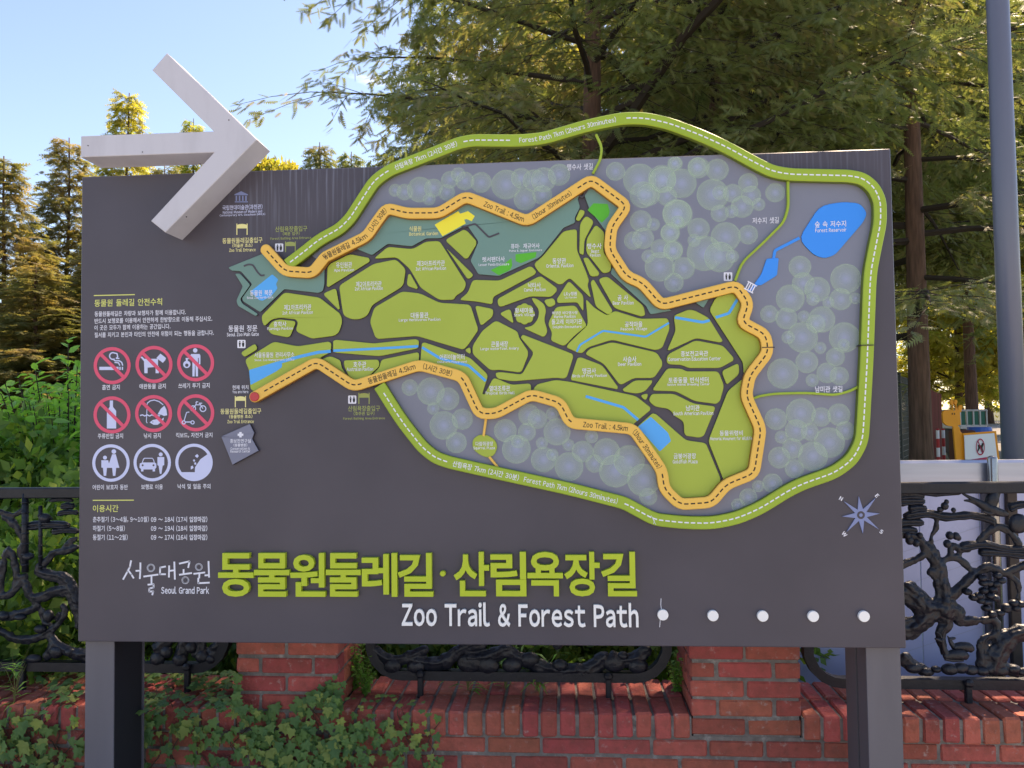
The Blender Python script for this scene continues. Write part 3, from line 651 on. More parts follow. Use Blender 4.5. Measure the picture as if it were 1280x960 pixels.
icon(192.5, 455.5, 'ban', [[(-17,-9),(-15,-10),(-12,-7),(5,-7),(5,3),(-8,4),(-8,11),(-12,11),(-12.5,-4)], bx(2,2,6,11), [(3,-8),(8,-13.5),(15,-8),(14,-5),(11,-2),(7,-5)]])
icon(244.5, 453.5, 'ban', [circ(-.5,-15.5,2.8,14), [(-6,-11),(5,-11),(6,-9),(6,2),(4,2),(4,-6),(3,-6),(3,17),(.3,17),(-.2,3),(-.8,3),(-1.2,17),(-4,17),(-4,-4),(-5,-7)], circ(-11,2,4.6,16), [(-12.5,-6),(-9.5,-6),(-10,-2),(-12,-2)]]+ln([(-5,-10),(-9,-5)], 1.8), [circ(-11,3,2.2,8)])
icon(140, 518.6, 'ban', [[(-2.8,-18),(1.2,-18),(1.2,-10),(5.2,-5),(5.2,17),(-6.4,17),(-6.4,-5),(-2.8,-10)]])
icon(192, 517, 'ban', ln([(-8,12),(-9,10),(-8,-13)], .9)+ln([(-8,-13),(-4,-16),(1,-17),(7,-15),(12,-11)], 1.2)+[[(5,1),(9,-6),(13.5,-10),(16,-5),(17,2),(13,3),(10,1.5)]]+ln([(-17,2.5),(-14,1.5),(-11,3),(-8,1.5),(-5,3),(-2,1.5),(1,3),(4,2),(8,3)], 1.4)+[[(-5,11),(-1,8),(4,7),(8,8),(13,5),(12,9),(13,12),(9,11),(5,14),(0,14)]], [circ(-1,10.5,.7,6)])
icon(244.7, 516, 'ban', ringp(-3.4,-1.5-5+1,3.2,1.2)+ringp(9,-5.2,3.6,1.2)+ln([(-3.4,-5.5),(0,-10),(6,-10),(9,-5.2)], 1.1)+ln([(0,-12.5),(1,-14),(3,-13.5)], 1)+ln([(0,-10),(1,-13)], 1)+ln([(4,-12),(8,-12)], 1.2)+ln([(5,-11.5),(6,-10)], 1)+ringp(-15,12,2.0,1.2)+ringp(-4,12,2.0,1.2)+ln([(-13,11.5),(-6,11.5)], 1.4)+ln([(-14.6,10),(-11.5,-.5),(-8,-1)], 1.1))
icon(138.7, 578.8, 'info', [circ(-7.5,-6.8,2.5,14), [(-12,-3.5),(-3.5,-3.5),(-2.5,.5),(1.5,-11),(6,-11),(10.5,6),(6.5,6),(5.5,16),(2.5,16),(1.5,6),(-5,6),(-6,16),(-9,16),(-10,6),(-12,5.5)], circ(3.6,-14.4,2.9,14)])
icon(190.3, 578.3, 'info', [[(-16,6),(-15.5,1),(-13,0),(-11.5,-4.5),(-10,-6),(.2,-6),(2,-4),(3.2,0),(5,1),(5.2,6),(3.5,8),(3.5,11),(.5,11),(.5,8.5),(-11,8.5),(-11,11),(-14,11),(-14,8)], circ(10.6,-10.3,2.5,14), [(6.5,-7),(15,-7),(15,3),(13,4),(11.5,14),(9.5,14),(8,4),(6.5,3)]], [[(-12,-.2),(-10.3,-4.2),(-9.3,-5),(-.3,-5),(.8,-4.2),(2,-.2)], circ(-12,3.3,1.3,8), circ(1.6,3.3,1.3,8)])
icon(242.5, 578, 'info', [[(-19.3,6),(-15.5,13.5),(-15.5,13.3),(1,13.3),(1.3,6),(8,-4),(18.7,-11.5),(20.5,-2),(19,7),(13,15.5),(5,20),(-3,20.3),(-10,17.5),(-16,12)] , bx(-15.5,12.2,1,14), [(1,-8),(4,-10.5),(6,-8),(4,-5.5)], [(-1.5,-3),(.5,-4),(1.5,-2),(0,-.5)], [(0,.5),(2.5,-.2),(3,2.5),(1,3)], [(-4,5),(-1.5,4),(-.5,7),(-4,9)]])
# small symbols printed beside captions
def sym(name, polys, m, d=.0005, r=0):
    mb = MB()
    for i, p in enumerate(polys): mb.sheet(PP(p, d), d+i*.00002)
    return mb.build(name, m, sign)
def gate(cx, cy, m, s=1.0):
    sym('gate_symbol', [[(cx+x*s, cy+y*s) for x, y in p] for p in (bx(-7,-7,-5.8,7), bx(5.8,-7,7,7), [(-7,-4.5),(-4,-6.2),(0,-6.7),(4,-6.2),(7,-4.5),(7,-1),(-7,-1)])], m)
gate(302.5, 286.5, M_khaki); gate(363, 308.5, M_dimlime, .95); gate(300.5, 502, M_khaki); gate(455, 498, M_dimlime)
def toilet(cx, cy, s=5.1, d=.0005):
    p = rounded(PP(bx(cx-s, cy-s, cx+s, cy+s), d), .003); mb = MB().sheet(p, d); mb.build('toilet_symbol', M_white, sign)
    mb = MB()
    for x in (-2.1, 2.1):
        mb.sheet(PP(circ(cx+x, cy-3, .9, 8), d+.0004), d+.0004); mb.sheet(PP([(cx+x-1.3, cy-1.8), (cx+x+1.3, cy-1.8), (cx+x+(1.5 if x > 0 else .9), cy+1), (cx+x+.7, cy+3.6), (cx+x-.7, cy+3.6), (cx+x-(1.5 if x > 0 else .9), cy+1)], d+.0004), d+.0004)
    mb.build('toilet_symbol_figures', M_black, sign)
toilet(349, 309.5); toilet(301.8, 430); toilet(440.3, 499.5); toilet(910, 345.8, 5.4, .0034)
mx0, my0 = 301.5, 246.5
sym('museum_symbol', [[(mx0-8.5, my0-3.5), (mx0, my0-7.5), (mx0+8.5, my0-3.5), (mx0+8.5, my0-2.5), (mx0-8.5, my0-2.5)], bx(mx0-8, my0+5.2, mx0+8.5, my0+6.4)]+[bx(mx0+x-.9, my0-1.8, mx0+x+.9, my0+4.6) for x in (-6, -2, 2, 6)], M_star)
sym('hospital_cross', [bx(299.1, 540, 302.1, 546.8), bx(297, 542, 304.2, 544.8)], M_white, .0128)
a = R(28); br = []
for k in (-1, -.35, .35, 1): br.append([(938+(k*4.5+x)*math.cos(a)-y*math.sin(a), 359+(k*4.5+x)*math.sin(a)+y*math.cos(a)) for x, y in ((-.7,-5),(.7,-5),(.7,5),(-.7,5))])
for k in (-5, 5): br.append([(938+x*math.cos(a)-(y+k)*math.sin(a), 359+x*math.sin(a)+(y+k)*math.cos(a)) for x, y in ((-6.5,-.7),(6.5,-.7),(6.5,.7),(-6.5,.7))])
sym('bridge_symbol', br, M_white, .0320)
# logo strokes
lg = (0, 600, 2.6667); st = [[(437,268),(433,290),(425,305),(410,332)], [(429,303),(438,315),(446,328)], [(468,275),(468,300),(466,330)], [(452,303),(468,302)], arcp(503,293,11,-80,290,14), [(478,322),(528,315)], [(505,320),(505,345)], [(492,349),(512,347),(512,358),(498,362),(497,372),(511,371),(507,384)],
 [(553,288),(534,292),(533,314),(553,314)], [(564,285),(563,325)], [(564,303),(580,301)], [(581,272),(583,332)], [(597,279),(632,271),(627,293)], [(612,297),(612,313)], [(597,316),(640,310)], arcp(618,334,10,-80,290,14), arcp(663,290,10,-80,290,14), [(645,313),(684,308)], [(665,312),(664,328)], [(695,270),(697,325)], [(682,318),(696,317)], [(661,326),(661,344),(699,342)]]
mb = MB()
for i, s in enumerate(st):
    for p in ln([(lg[0]+x/lg[2], lg[1]+y/lg[2]) for x, y in s], 2.15): mb.sheet(PP(p, .0005), .0005+i*.00001)
mb.build('park_logo', M_white, sign)
caption([('Seoul Grand Park', 231.3, 737.8, 60, 9)], M_white, .0005, .014)
# compass
cz = (1030, 600, 10.667); ccx, ccy = 493, 468
tips = [(465,220),(690,240),(745,448),(735,660),(520,715),(305,690),(245,487),(262,280)]; poly = []
for i, (x, y) in enumerate(tips):
    x2, y2 = tips[(i+1) % 8]; mxx, myy = (x+x2)/2-ccx, (y+y2)/2-ccy; l = math.hypot(mxx, myy)
    poly += [(x, y), (ccx+mxx/l*82, ccy+myy/l*82)]
cs = MB().prism(PP(T(cz, poly), .004), 0, .004, 0).build('compass_star', M_star, sign)
def disc(cx, cy, r, d): return MB().sheet(PP(circ(cx, cy, r, 24), d), d)
disc(1030+ccx/10.667, 600+ccy/10.667, 4.9, .0044).build('compass_ring', M_board, cs); disc(1030+ccx/10.667, 600+ccy/10.667, 2.2, .0048).build('compass_hub', M_star, cs)
for ch, x, y, an in (('N', 227, 247, 45), ('E', 708, 210, 45), ('S', 765, 688, 45), ('W', 272, 722, 45)):
    V, F = text_mesh(ch, off=.03, res=2); V = V-(V.min(0)+V.max(0))/2; c_ = P(1030+x/10.667, 600+y/10.667, .0006); ar = R(-30 if ch in 'NS' else -50); s_ = .0155
    obj('compass_letter', [(c_[0]+(vx*math.cos(ar)-vy*math.sin(ar))*s_, -.0006, c_[1]+(vx*math.sin(ar)+vy*math.cos(ar))*s_) for vx, vy, _ in V], F, M_white, sign)
# raised title
def islands(V, F):
    par = list(range(len(V)))
    def fd(i):
        while par[i] != i: par[i] = par[par[i]]; i = par[i]
        return i
    for f in F:
        for k in f[1:]: par[fd(k)] = fd(f[0])
    g_ = {}
    for i, f in enumerate(F): g_.setdefault(fd(f[0]), []).append(i)
    return list(g_.values())
def raised(s, x0, x1, y0, y1, d0, d1, m, off, bev, overlap=True):
    V, F = text_mesh(s, ext=.5-bev, off=off, res=3, bev=bev)
    lo, hi = V.min(0), V.max(0); A0 = P(x0, y1, d1); B0 = P(x1, y0, d1)
    c = P(x0, (y0+y1)/2, d1); e = P(x1, (y0+y1)/2, d1)
    # bounding box mapped so that the pixel box is filled
    yA = P((x0+x1)/2, y1, d1)[1]; yB = P((x0+x1)/2, y0, d1)[1]
    W = [(c[0]+(v[0]-lo[0])/(hi[0]-lo[0])*(e[0]-c[0]), -(d0+(v[2]-lo[2])/(hi[2]-lo[2])*(d1-d0)), yA+(v[1]-lo[1])/(hi[1]-lo[1])*(yB-yA)) for v in V]
    isl = islands(V, F); rng = []
    for g_ in isl:
        xs = [V[i][0] for f in g_ for i in F[f]]; rng.append([min(xs), max(xs), g_[:]])
    rng.sort(key=lambda q: q[0]); merged = []
    for q in rng:
        if merged and q[0] < merged[-1][1]-(.02): merged[-1][1] = max(merged[-1][1], q[1]); merged[-1][2] += q[2]
        else: merged.append(q)
    for a0, a1, fs in merged:
        idx = {}; vv = []; ff = []
        for f in fs:
            t = []
            for i in F[f]:
                if i not in idx: idx[i] = len(vv); vv.append(W[i])
                t.append(idx[i])
            ff.append(tuple(t))
        obj('raised_letter', vv, ff, m, sign)
for i, ch in enumerate('동물원둘레길'): raised(ch, 272.5+i*44.9, 272.5+i*44.9+(44.2 if i != 3 else 43.5), 691.5, 746, .001, .019, M_title, .014, .008)
disc_o = MB().prism(circ(*P(553, 717.5, .02), .0092, 18), .001, .018, .002).build('raised_dot', M_title, sign)
for i, ch in enumerate('산림욕장길'): raised(ch, 567+i*46.1, 567+i*46.1+44.5, 690, 745.5, .001, .019, M_title, .014, .008)
raised('Zoo Trail & Forest Path', 502, 798, 753.5, 784, .001, .012, M_wlet, .013, .008)
for x, y in ((828.8, 769), (891.5, 770), (953.8, 770.5), (1017, 770.8), (1080.5, 770.8)):
    MB().prism(circ(*P(x, y, .012), .0170, 28), .001, .012, .001).build('white_dot', M_wlet, sign)
sym('scratch', ln([(826.3,748),(826,756),(827,764),(825.5,772),(824.6,784)], .7), M_white, .0006)
sym('scratch', ln([(815.5,646),(818,651),(817,655)], .6)+ln([(813.5,644),(820,656)], .4), M_white, .0268)
# arrow
AD = .115
ap = PP([(101,170),(267,164),(190,87.5),(208.5,66),(321,174.5),(206.5,290.5),(188.5,276),(267.5,190.5),(101,196.5)], AD)
MB().prism(ap, .002, AD, .002).build('arrow', M_arrow, sign)
for x, y in ((110, 182), (178, 190), (233, 271), (286, 150), (250, 205)):
    c_ = P(x, y, AD+.0005); MB().prism(circ(*c_, .0022, 8), AD-.001, AD+.0006).build('rivet', M_edge, sign)

# ================================================================== BRICKWORK
WY = .34
M_brick = mat('red_brick', (.38, .086, .066), rough=.85, noise=.45, nscale=22, bump=.6, bscale=70, rnd=.20, col2=(.29, .075, .055), thr=(.42, .68))
def weather(m, pale, scale, lo, hi, dark):
    t = m.node_tree; L = t.links.new; b = t.nodes['Principled BSDF']; old = b.inputs['Base Color'].links[0].from_socket
    g = t.nodes.new('ShaderNodeNewGeometry')
    for col, sc_, a, b_, seed in ((pale, scale, lo, hi, 0), (dark, scale*.35, .50, .75, 5)):
        mpn = t.nodes.new('ShaderNodeMapping'); mpn.inputs['Location'].default_value = (seed, seed, seed); L(g.outputs['Position'], mpn.inputs[0])
        n = t.nodes.new('ShaderNodeTexNoise'); n.inputs['Scale'].default_value = sc_; n.inputs['Detail'].default_value = 8; n.inputs['Roughness'].default_value = .7; L(mpn.outputs[0], n.inputs[0])
        r = t.nodes.new('ShaderNodeMapRange'); r.inputs[1].default_value = a; r.inputs[2].default_value = b_; r.inputs[4].default_value = .65; L(n.outputs[0], r.inputs[0])
        x = t.nodes.new('ShaderNodeMixRGB'); x.inputs[2].default_value = (*col, 1); L(r.outputs[0], x.inputs[0]); L(old, x.inputs[1]); old = x.outputs[0]
    L(old, b.inputs['Base Color'])
weather(M_brick, (.42, .36, .33), 30, .58, .72, (.13, .05, .04))
M_mortar = mat('grey_mortar', (.21, .185, .17), rough=.95, noise=.45, nscale=18, bump=.6, bscale=90)
weather(M_mortar, (.40, .38, .36), 22, .55, .7, (.07, .065, .06))
zc = at(1150, 896, WY).z           # front top edge of the coping
COPH = .085; ZB = zc-COPH
bricks = {}
def brick_mesh(key, lx, ly, lz, var):
    k = (key, var)
    if k in bricks: return bricks[k]
    rnd_ = random.Random(hash(k) % 9999 if False else var*31+len(key))
    b = .0045+rnd_.random()*.003
    mb = MB().box(-lx/2, lx/2, -ly/2, ly/2, -lz/2, lz/2, b)
    mb.v = [(x+rnd_.uniform(-.0016, .0016), y+rnd_.uniform(-.0016, .0016), z+rnd_.uniform(-.0016, .0016)) for x, y, z in mb.v]
    me = bpy.data.meshes.new('brick_'+key); me.from_pydata(mb.v, [], mb.f); me.update(); me.materials.append(M_brick); bricks[k] = me; return me
def brick(key, lx, ly, lz, c, parent, rot=None):
    me = brick_mesh(key, lx, ly, lz, random.randrange(5))
    o = bpy.data.objects.new('brick', me); COL.objects.link(o); o.parent = parent
    o.location = Vector(c)-ORG[parent]+Vector((0, random.uniform(-.002, .002), 0))
    o.rotation_euler = rot or (random.uniform(-.012, .012), random.uniform(-.006, .006), random.uniform(-.012, .012)); return o
X0, X1 = -2.6, 3.3
pil = []
for xa, xb in ((300, 417), (862, 1002)):
    a = at(xa, 850, WY).x; b = at(xb, 850, WY).x; c = (a+b)/2; pil.append((c-.195, c+.195))
wall = empty('brick_wall', (0, WY+.17, 0), 'low red brick garden wall with an upright brick coping behind the sign posts', 'wall')
# mortar core
mb = MB(); mb.box(X0, X1, WY+.005, WY+.33, 0, ZB-.004); mb.box(X0, X1, WY+.004, WY+.345, ZB-.004, ZB+.004); 
xs_ = [X0]+[q for p_ in pil for q in p_]+[X1]
for i in range(0, len(xs_), 2): mb.box(xs_[i], xs_[i+1], WY-.005, WY+.343, ZB+.004, zc-.008)
mb.build('mortar', M_mortar, wall)
nb = 0
course = .067; zz = ZB-.010-.057/2; k = 0
while zz > .02:
    x = X0+(.1 if k % 2 else 0)+random.uniform(-.004, .004)
    while x < X1:
        if -1.75 < x < 2.3 and zz > .1 or zz <= .1 and False or zz > ZB-.25:
            brick('stretcher', .19, .09, .057, (x+.095, WY+.045, zz), wall); nb += 1
        x += .2
    zz -= course; k += 1
for i in range(0, len(xs_), 2):
    n_ = int((xs_[i+1]-xs_[i])/.0675); pt_ = (xs_[i+1]-xs_[i])/n_
    for k in range(n_):
        x = xs_[i]+pt_*(k+.5)
        for y_, ln_ in ((WY-.012+.085, .17), (WY+.17+.088, .176)):
            brick('coping_front' if ln_ == .17 else 'coping_rear', .0575, ln_, COPH+.004, (x, y_, ZB+COPH/2+random.uniform(-.003, .003)), wall)
PZ = ZB-.001
def pillar(xa, xb, label):
    r_ = empty('brick_pillar', ((xa+xb)/2, WY+.17, ZB), label, 'pillar', 'brick pillars of the garden wall')
    MB().box(xa+.008, xb-.008, WY+.005, WY+.340, ZB+.0045, 1.42).build('mortar', M_mortar, r_)
    z = ZB+.0385; k = 0
    while z < 1.38:
        yf = WY+.045
        if k % 2 == 0: rows = [(xa+.095, .19), (xa+.295, .19)]
        else: rows = [(xa+.045, .09), (xa+.195, .19), (xa+.345, .09)]
        for c, l in rows: brick('stretcher' if l > .1 else 'half', l, .09, .057, (c, yf, z), r_)
        for xs in (xa+.045, xb-.045):
            ys = [(WY+.10+.0475, .095), (WY+.205+.072, .145)] if k % 2 == 0 else [(WY+.10+.095, .19), (WY+.30+.025, .05)]
            for c, l in ys: brick('side%d' % int(l*1000), .09, l-.002, .057, (xs, c, z), r_)
        z += course; k += 1
    MB().box(xa-.02, xb+.02, WY-.02, WY+.37, 1.42, 1.47, .006).build('capstone', M_mortar, r_)
pillar(*pil[0], 'ivy clad red brick pillar below the sign, left of centre')
pillar(*pil[1], 'bare red brick pillar below the sign beside the right post')

# ================================================================== IRON FENCE
FY = WY+.17
M_iron = mat('black_cast_iron', (.008, .011, .020), rough=.42, spec=.4, noise=.35, nscale=12, bump=.7, bscale=38, coat=.0)
M_ironrail = mat('black_iron_rail', (.009, .012, .020), rough=.45, spec=.35, noise=.3, nscale=30, bump=.15, bscale=120)
def fence(xl, xr, zt, zb, label, feet):
    r_ = empty('iron_fence_panel', ((xl+xr)/2, FY, zb), label, 'fence', 'cast iron fence panels between the brick pillars')
    mb = MB().box(xl, xr, FY-.022, FY+.022, zt-.042, zt, .004); mb.build('top_rail', M_ironrail, r_)
    rr = .12; pts = [(xl+.02, zt-.04)]+[(xl+.02, zb+rr)]+[(xl+.02+rr-rr*math.cos(R(t)), zb+.02+rr-rr*math.sin(R(t))) for t in (15, 35, 55, 75, 90)]
    pts += [(xr-.02-rr+rr*math.sin(R(t)), zb+.02+rr-rr*math.cos(R(t))) for t in (0, 15, 35, 55, 75)]+[(xr-.02, zb+rr), (xr-.02, zt-.04)]
    prof = MB()
    n = len(pts)
    for i, (x, z) in enumerate(pts):
        a = Vector(pts[max(0, i-1)]); b = Vector(pts[min(n-1, i+1)]); t = (b-a).normalized(); nn = Vector((-t.y, t.x))*.018
        prof.v += [(x+nn.x, FY-.02, z+nn.y), (x+nn.x, FY+.02, z+nn.y), (x-nn.x, FY+.02, z-nn.y), (x-nn.x, FY-.02, z-nn.y)]
    for i in range(n-1):
        for k in range(4): k2 = (k+1) % 4; prof.f.append((i*4+k, i*4+k2, (i+1)*4+k2, (i+1)*4+k))
    prof.build('bottom_frame', M_ironrail, r_)
    for x in feet:
        f = MB().box(x-.011, x+.011, FY-.034, FY-.012, zc-.012, zb+.032, .003); f.ell((x, FY-.03, zb+.03), .018, .014, .016, 8, 5); f.build('foot_bracket', M_ironrail, r_)
    return r_
def smooth_path(p, n=4):
    out = []
    for i in range(len(p)-1):
        p0, p1, p2, p3 = [Vector(p[max(0, min(len(p)-1, i+k))]) for k in (-1, 0, 1, 2)]
        for j in range(n):
            t = j/n; out.append(.5*((2*p1)+(-p0+p2)*t+(2*p0-5*p1+4*p2-p3)*t*t+(-p0+3*p1-3*p2+p3)*t**3))
    out.append(Vector(p[-1])); return out
CAST = {}
def orn(par, kind, tile, pts, r0, r1=None, dy=0.0, flat=.62, jit=.12, n=9):
    pts = T(tile, pts); w3 = []
    for x, y in pts: v = at(x, y, FY-dy); w3.append(v)
    sc = (FY-CAM.y)/FPX; r1 = r0 if r1 is None else r1
    w3 = smooth_path(w3, 4); m = len(w3); rad = []
    for i in range(m):
        t = i/(m-1); r = 1.28*(r0+(r1-r0)*t)/tile[2]*sc*(1+random.uniform(-jit, jit)); rad.append(r)
    rad[0] *= .55; rad[-1] *= .5
    mb = MB().tube(w3, rad, n, True, flat)
    if kind in ('cloud', 'branch'):      # a second raised ridge running along it
        ww = [q+Vector((0, -r*.42, r*.30)) for q, r in zip(w3, rad)]; mb.tube(ww, [r*.36 for r in rad], 6, True, 1.0)
    if kind == 'cloud':
        ww = [q+Vector((0, -r*.5, -r*.45)) for q, r in zip(w3, rad)]; mb.tube(ww, [r*.3 for r in rad], 6, True, 1.0)
    if kind == 'branch':
        c_ = CAST.setdefault(par, MB()); c_.add(mb.v, mb.f); return None
    return mb.build(kind, M_iron, par, smooth=True)
def fuse(par, name):
    c_ = CAST[par]; o = c_.build(name, M_iron, par)
    md_ = o.modifiers.new('r', 'REMESH'); md_.mode = 'VOXEL'; md_.voxel_size = .0042
    tx = bpy.data.textures.new('casting_relief', 'CLOUDS'); tx.noise_scale = .035; tx.noise_depth = 3
    dm = o.modifiers.new('d', 'DISPLACE'); dm.texture = tx; dm.strength = .016; dm.mid_level = .5; dm.texture_coords = 'LOCAL'
    sm = o.modifiers.new('s', 'SMOOTH'); sm.iterations = 2; sm.factor = .5
    me = bpy.data.meshes.new_from_object(o.evaluated_get(bpy.context.evaluated_depsgraph_get())); o.modifiers.clear(); o.data = me
    me.polygons.foreach_set('use_smooth', [True]*len(me.polygons)); return o
def blob(par, kind, tile, x, y, rx, rz=None, ry=.018, dy=0.01):
    rz = rz or rx; v = at(tile[0]+x/tile[2], tile[1]+y/tile[2], FY-dy); sc = (FY-CAM.y)/FPX/tile[2]
    mb = MB().ell(v, rx*sc, min(ry, rx*sc), rz*sc, 12, 7)
    return mb.build(kind, M_iron, par, smooth=True)
zt = at(1200, 602.5, FY).z; zbR = at(1200, 859, FY).z
xr0 = at(1003, 830, FY).x
fR = fence(xr0, 3.05, zt, zbR-.005, 'black cast iron fence panel with deer and branches at the right', [at(1206, 855, FY).x, xr0+1.2])
RZ = (1120, 560, 3.2)
for p in ([(5,190),(60,188),(112,195)], [(5,215),(60,214),(115,212)], [(50,247),(90,240),(122,246)], [(30,275),(120,262),(200,276),(300,270),(380,288),(388,308)], [(250,398),(350,386),(430,402),(540,405)], [(330,415),(420,420),(540,432)], [(450,240),(490,228),(540,225)], [(0,330),(50,328),(85,335)], [(0,300),(60,296),(110,300)], [(80,168),(160,178),(270,172)]):
    orn(fR, 'cloud', RZ, p, 15, 11)
for p, a_r, b_r in (([(190,240),(165,272),(160,320),(140,360),(150,405),(175,440)], 7, 10), ([(0,345),(70,352),(110,385),(145,435),(172,480),(182,540),(190,610)], 11, 26), ([(0,470),(40,462),(85,445),(125,415)], 14, 8), ([(128,488),(150,505),(172,530)], 13, 14),
    ([(200,610),(260,552),(320,502),(375,476),(430,502),(480,480),(540,460)], 18, 11), ([(175,455),(210,440),(245,440),(300,485),(335,495)], 11, 12), ([(215,450),(218,410),(212,372)], 9, 8), ([(235,390),(250,402),(300,402)], 9, 12), ([(325,385),(360,345),(410,315),(460,345),(500,398)], 13, 11),
    ([(430,500),(480,530),(492,570),(485,612)], 9, 7), ([(30,545),(80,592),(120,640),(175,655)], 26, 34), ([(0,570),(60,600),(110,650)], 24, 30), ([(100,660),(200,640),(245,660),(262,692),(335,690)], 34, 13), ([(335,690),(392,690),(402,738),(360,760),(342,795),(342,890)], 12, 16), ([(560,735),(470,748),(425,790),(395,840),(380,905)], 26, 34),
    ([(195,600),(190,640),(180,670)], 34, 40), ([(225,380),(245,402),(262,430)], 7, 7), ([(20,700),(60,690),(85,710),(70,745),(30,750)], 14, 14), ([(0,720),(50,735),(110,690),(150,660)], 26, 30), ([(385,860),(430,880),(500,900)], 26, 16), ([(25,820),(50,860),(100,885),(150,900)], 22, 16), ([(185,640),(200,700),(178,745),(185,790),(195,830)], 24, 9)):
    orn(fR, 'branch', RZ, p, a_r, b_r)
for x, y, r in ((195,232,14), (202,215,9), (230,248,9), (175,246,10), (215,350,15), (240,352,14), (205,383,15), (250,360,10), (55,370,16), (80,380,14), (45,350,14), (95,350,12)): blob(fR, 'blossom', RZ, x, y, r, r*1.1)
for x, y in ((285,575),(310,598),(340,610),(330,590),(360,640),(385,665),(415,660),(440,645),(470,620),(500,625),(530,620),(345,520),(370,540),(400,545),(420,530),(385,565),(350,570),(440,635),(480,640),(360,615),(375,590),(395,600),(350,540),(405,510)): blob(fR, 'pine_cluster', RZ, x, y, 18, 13, dy=.012+random.random()*.006)
blob(fR, 'sun_disc', RZ, 490, 302, 38, 38)
for x, y, r in ((70,880,26),(120,895,20),(160,885,16),(215,885,28),(260,880,26),(300,888,24),(345,892,22),(420,890,26),(470,885,22),(510,895,20),(560,890,26)): blob(fR, 'rock', RZ, x, y, r*1.2, r*.8)
# swallow
def joined(name, par, tile, chains, blobs):
    mb = MB(); sc = (FY-CAM.y)/FPX/tile[2]
    for pts, rads, dy in chains:
        w3 = smooth_path([at(tile[0]+x/tile[2], tile[1]+y/tile[2], FY-dy) for x, y in pts], 4); m = len(w3)
        rr = [np.interp(i/(m-1)*(len(rads)-1), range(len(rads)), rads)*sc for i in range(m)]; mb.tube(w3, rr, 9, True, .75)
    for x, y, rx, rz, dy in blobs: mb.ell(at(tile[0]+x/tile[2], tile[1]+y/tile[2], FY-dy), rx*sc, min(rx, rz)*sc*.8, rz*sc, 10, 6)
    return mb.build(name, M_iron, par, smooth=True)
joined('swallow_figure', fR, RZ, [([(265,182),(295,198),(335,222),(385,248),(430,262),(450,268)], [3,7,15,20,14,4], .015), ([(272,210),(300,212),(335,224)], [3,7,12], .015), ([(375,240),(385,205),(405,165)], [20,24,14], .008), ([(395,255),(375,262),(345,250)], [10,9,3], .02)], [(428,258,13,11,.018)])
joined('deer_figure', fR, RZ, [([(190,835),(225,828),(265,828),(285,838)], [10,20,21,12], .03), ([(205,825),(192,800),(186,775)], [13,9,7], .03), ([(190,775),(172,768),(155,762)], [8,7,3], .03), ([(195,845),(230,850),(270,850)], [5,6,4], .034), ([(186,768),(176,745),(160,735)], [4,3,2], .03), ([(188,765),(192,738),(205,722)], [4,3,2], .03)], [(185,768,9,8,.03)])
joined('deer_figure', fR, RZ, [([(228,800),(255,795),(290,798),(305,812)], [12,18,19,10], .015), ([(235,798),(222,782),(216,768)], [12,9,7], .015), ([(212,766),(228,762),(238,760)], [7,6,3], .015), ([(212,762),(206,752)], [4,2], .015)], [(217,765,9,8,.015)])
fuse(fR, 'cast_tree')
LZ = (0, 590, 3.555)
zbL = at(200, 836, FY).z
xl1 = at(289, 820, FY).x
fL = fence(-2.75, xl1, zt, zbL-.012, 'black cast iron fence panel with bamboo and waves at the left', [at(238, 838, FY).x, -1.9])
for p, r in (([(200,106),(260,100),(332,106)], 10), ([(220,127),(280,122),(326,127)], 9), ([(273,155),(300,150),(332,152)], 13), ([(258,187),(300,178),(350,182)], 11), ([(120,243),(200,234),(310,238)], 18), ([(235,266),(290,258),(350,264)], 14), ([(-60,86),(60,84),(190,92)], 12), ([(-60,120),(0,112),(60,112)], 8), ([(130,92),(200,84),(300,88)], 8)): orn(fL, 'cloud', LZ, p, r, r*.8)
for p, a_r, b_r in (([(-60,165),(0,176),(60,192),(115,162)], 14, 9), ([(10,195),(55,225),(95,262)], 13, 14), ([(70,250),(100,300),(92,350),(110,420)], 12, 14), ([(165,442),(200,402),(240,362),(290,352),(350,330)], 17, 13), ([(155,440),(230,460),(280,470),(320,520),(350,600)], 20, 28), ([(80,462),(115,500),(140,560),(200,550),(250,530),(350,520)], 14, 24), ([(5,545),(8,450),(40,345),(70,440),(62,530),(20,556)], 15, 13), ([(-40,540),(20,552),(70,520),(120,450)], 12, 16),
    ([(-60,690),(0,706),(60,737),(130,746),(200,722),(262,672),(292,615),(270,592)], 18, 12), ([(-60,650),(0,640),(60,640),(120,620),(165,600),(160,580),(145,590)], 20, 12), ([(190,600),(200,640),(240,650),(265,620)], 9, 8), ([(175,620),(190,665),(240,680)], 8, 8), ([(60,620),(110,630),(150,610)], 9, 9), ([(215,720),(262,772),(330,805),(400,820)], 16, 26), ([(230,740),(235,790),(200,830)], 18, 20), ([(320,560),(350,620),(360,700)], 26, 20), ([(280,350),(310,310),(350,290)], 12, 10), ([(170,192),(205,195),(235,212)], 10, 4)): orn(fL, 'branch', LZ, p, a_r, b_r)
for x, y0, y1, r in ((112, 95, 445, 15), (180, 150, 432, 9)):
    sc = (FY-CAM.y)/FPX/LZ[2]; mb = MB(); a = at(x/LZ[2], 590+y0/LZ[2], FY-.01); b = at(x/LZ[2], 590+y1/LZ[2], FY-.01); mb.tube([a, b], r*sc, 10); 
    y = y0+40
    while y < y1: c = at(x/LZ[2], 590+y/LZ[2], FY-.01); mb.tube([c-Vector((0, 0, .004)), c, c+Vector((0, 0, .004))], [r*sc, r*sc*1.25, r*sc], 10); y += 46
    mb.build('bamboo_stem', M_iron, fL, smooth=True)
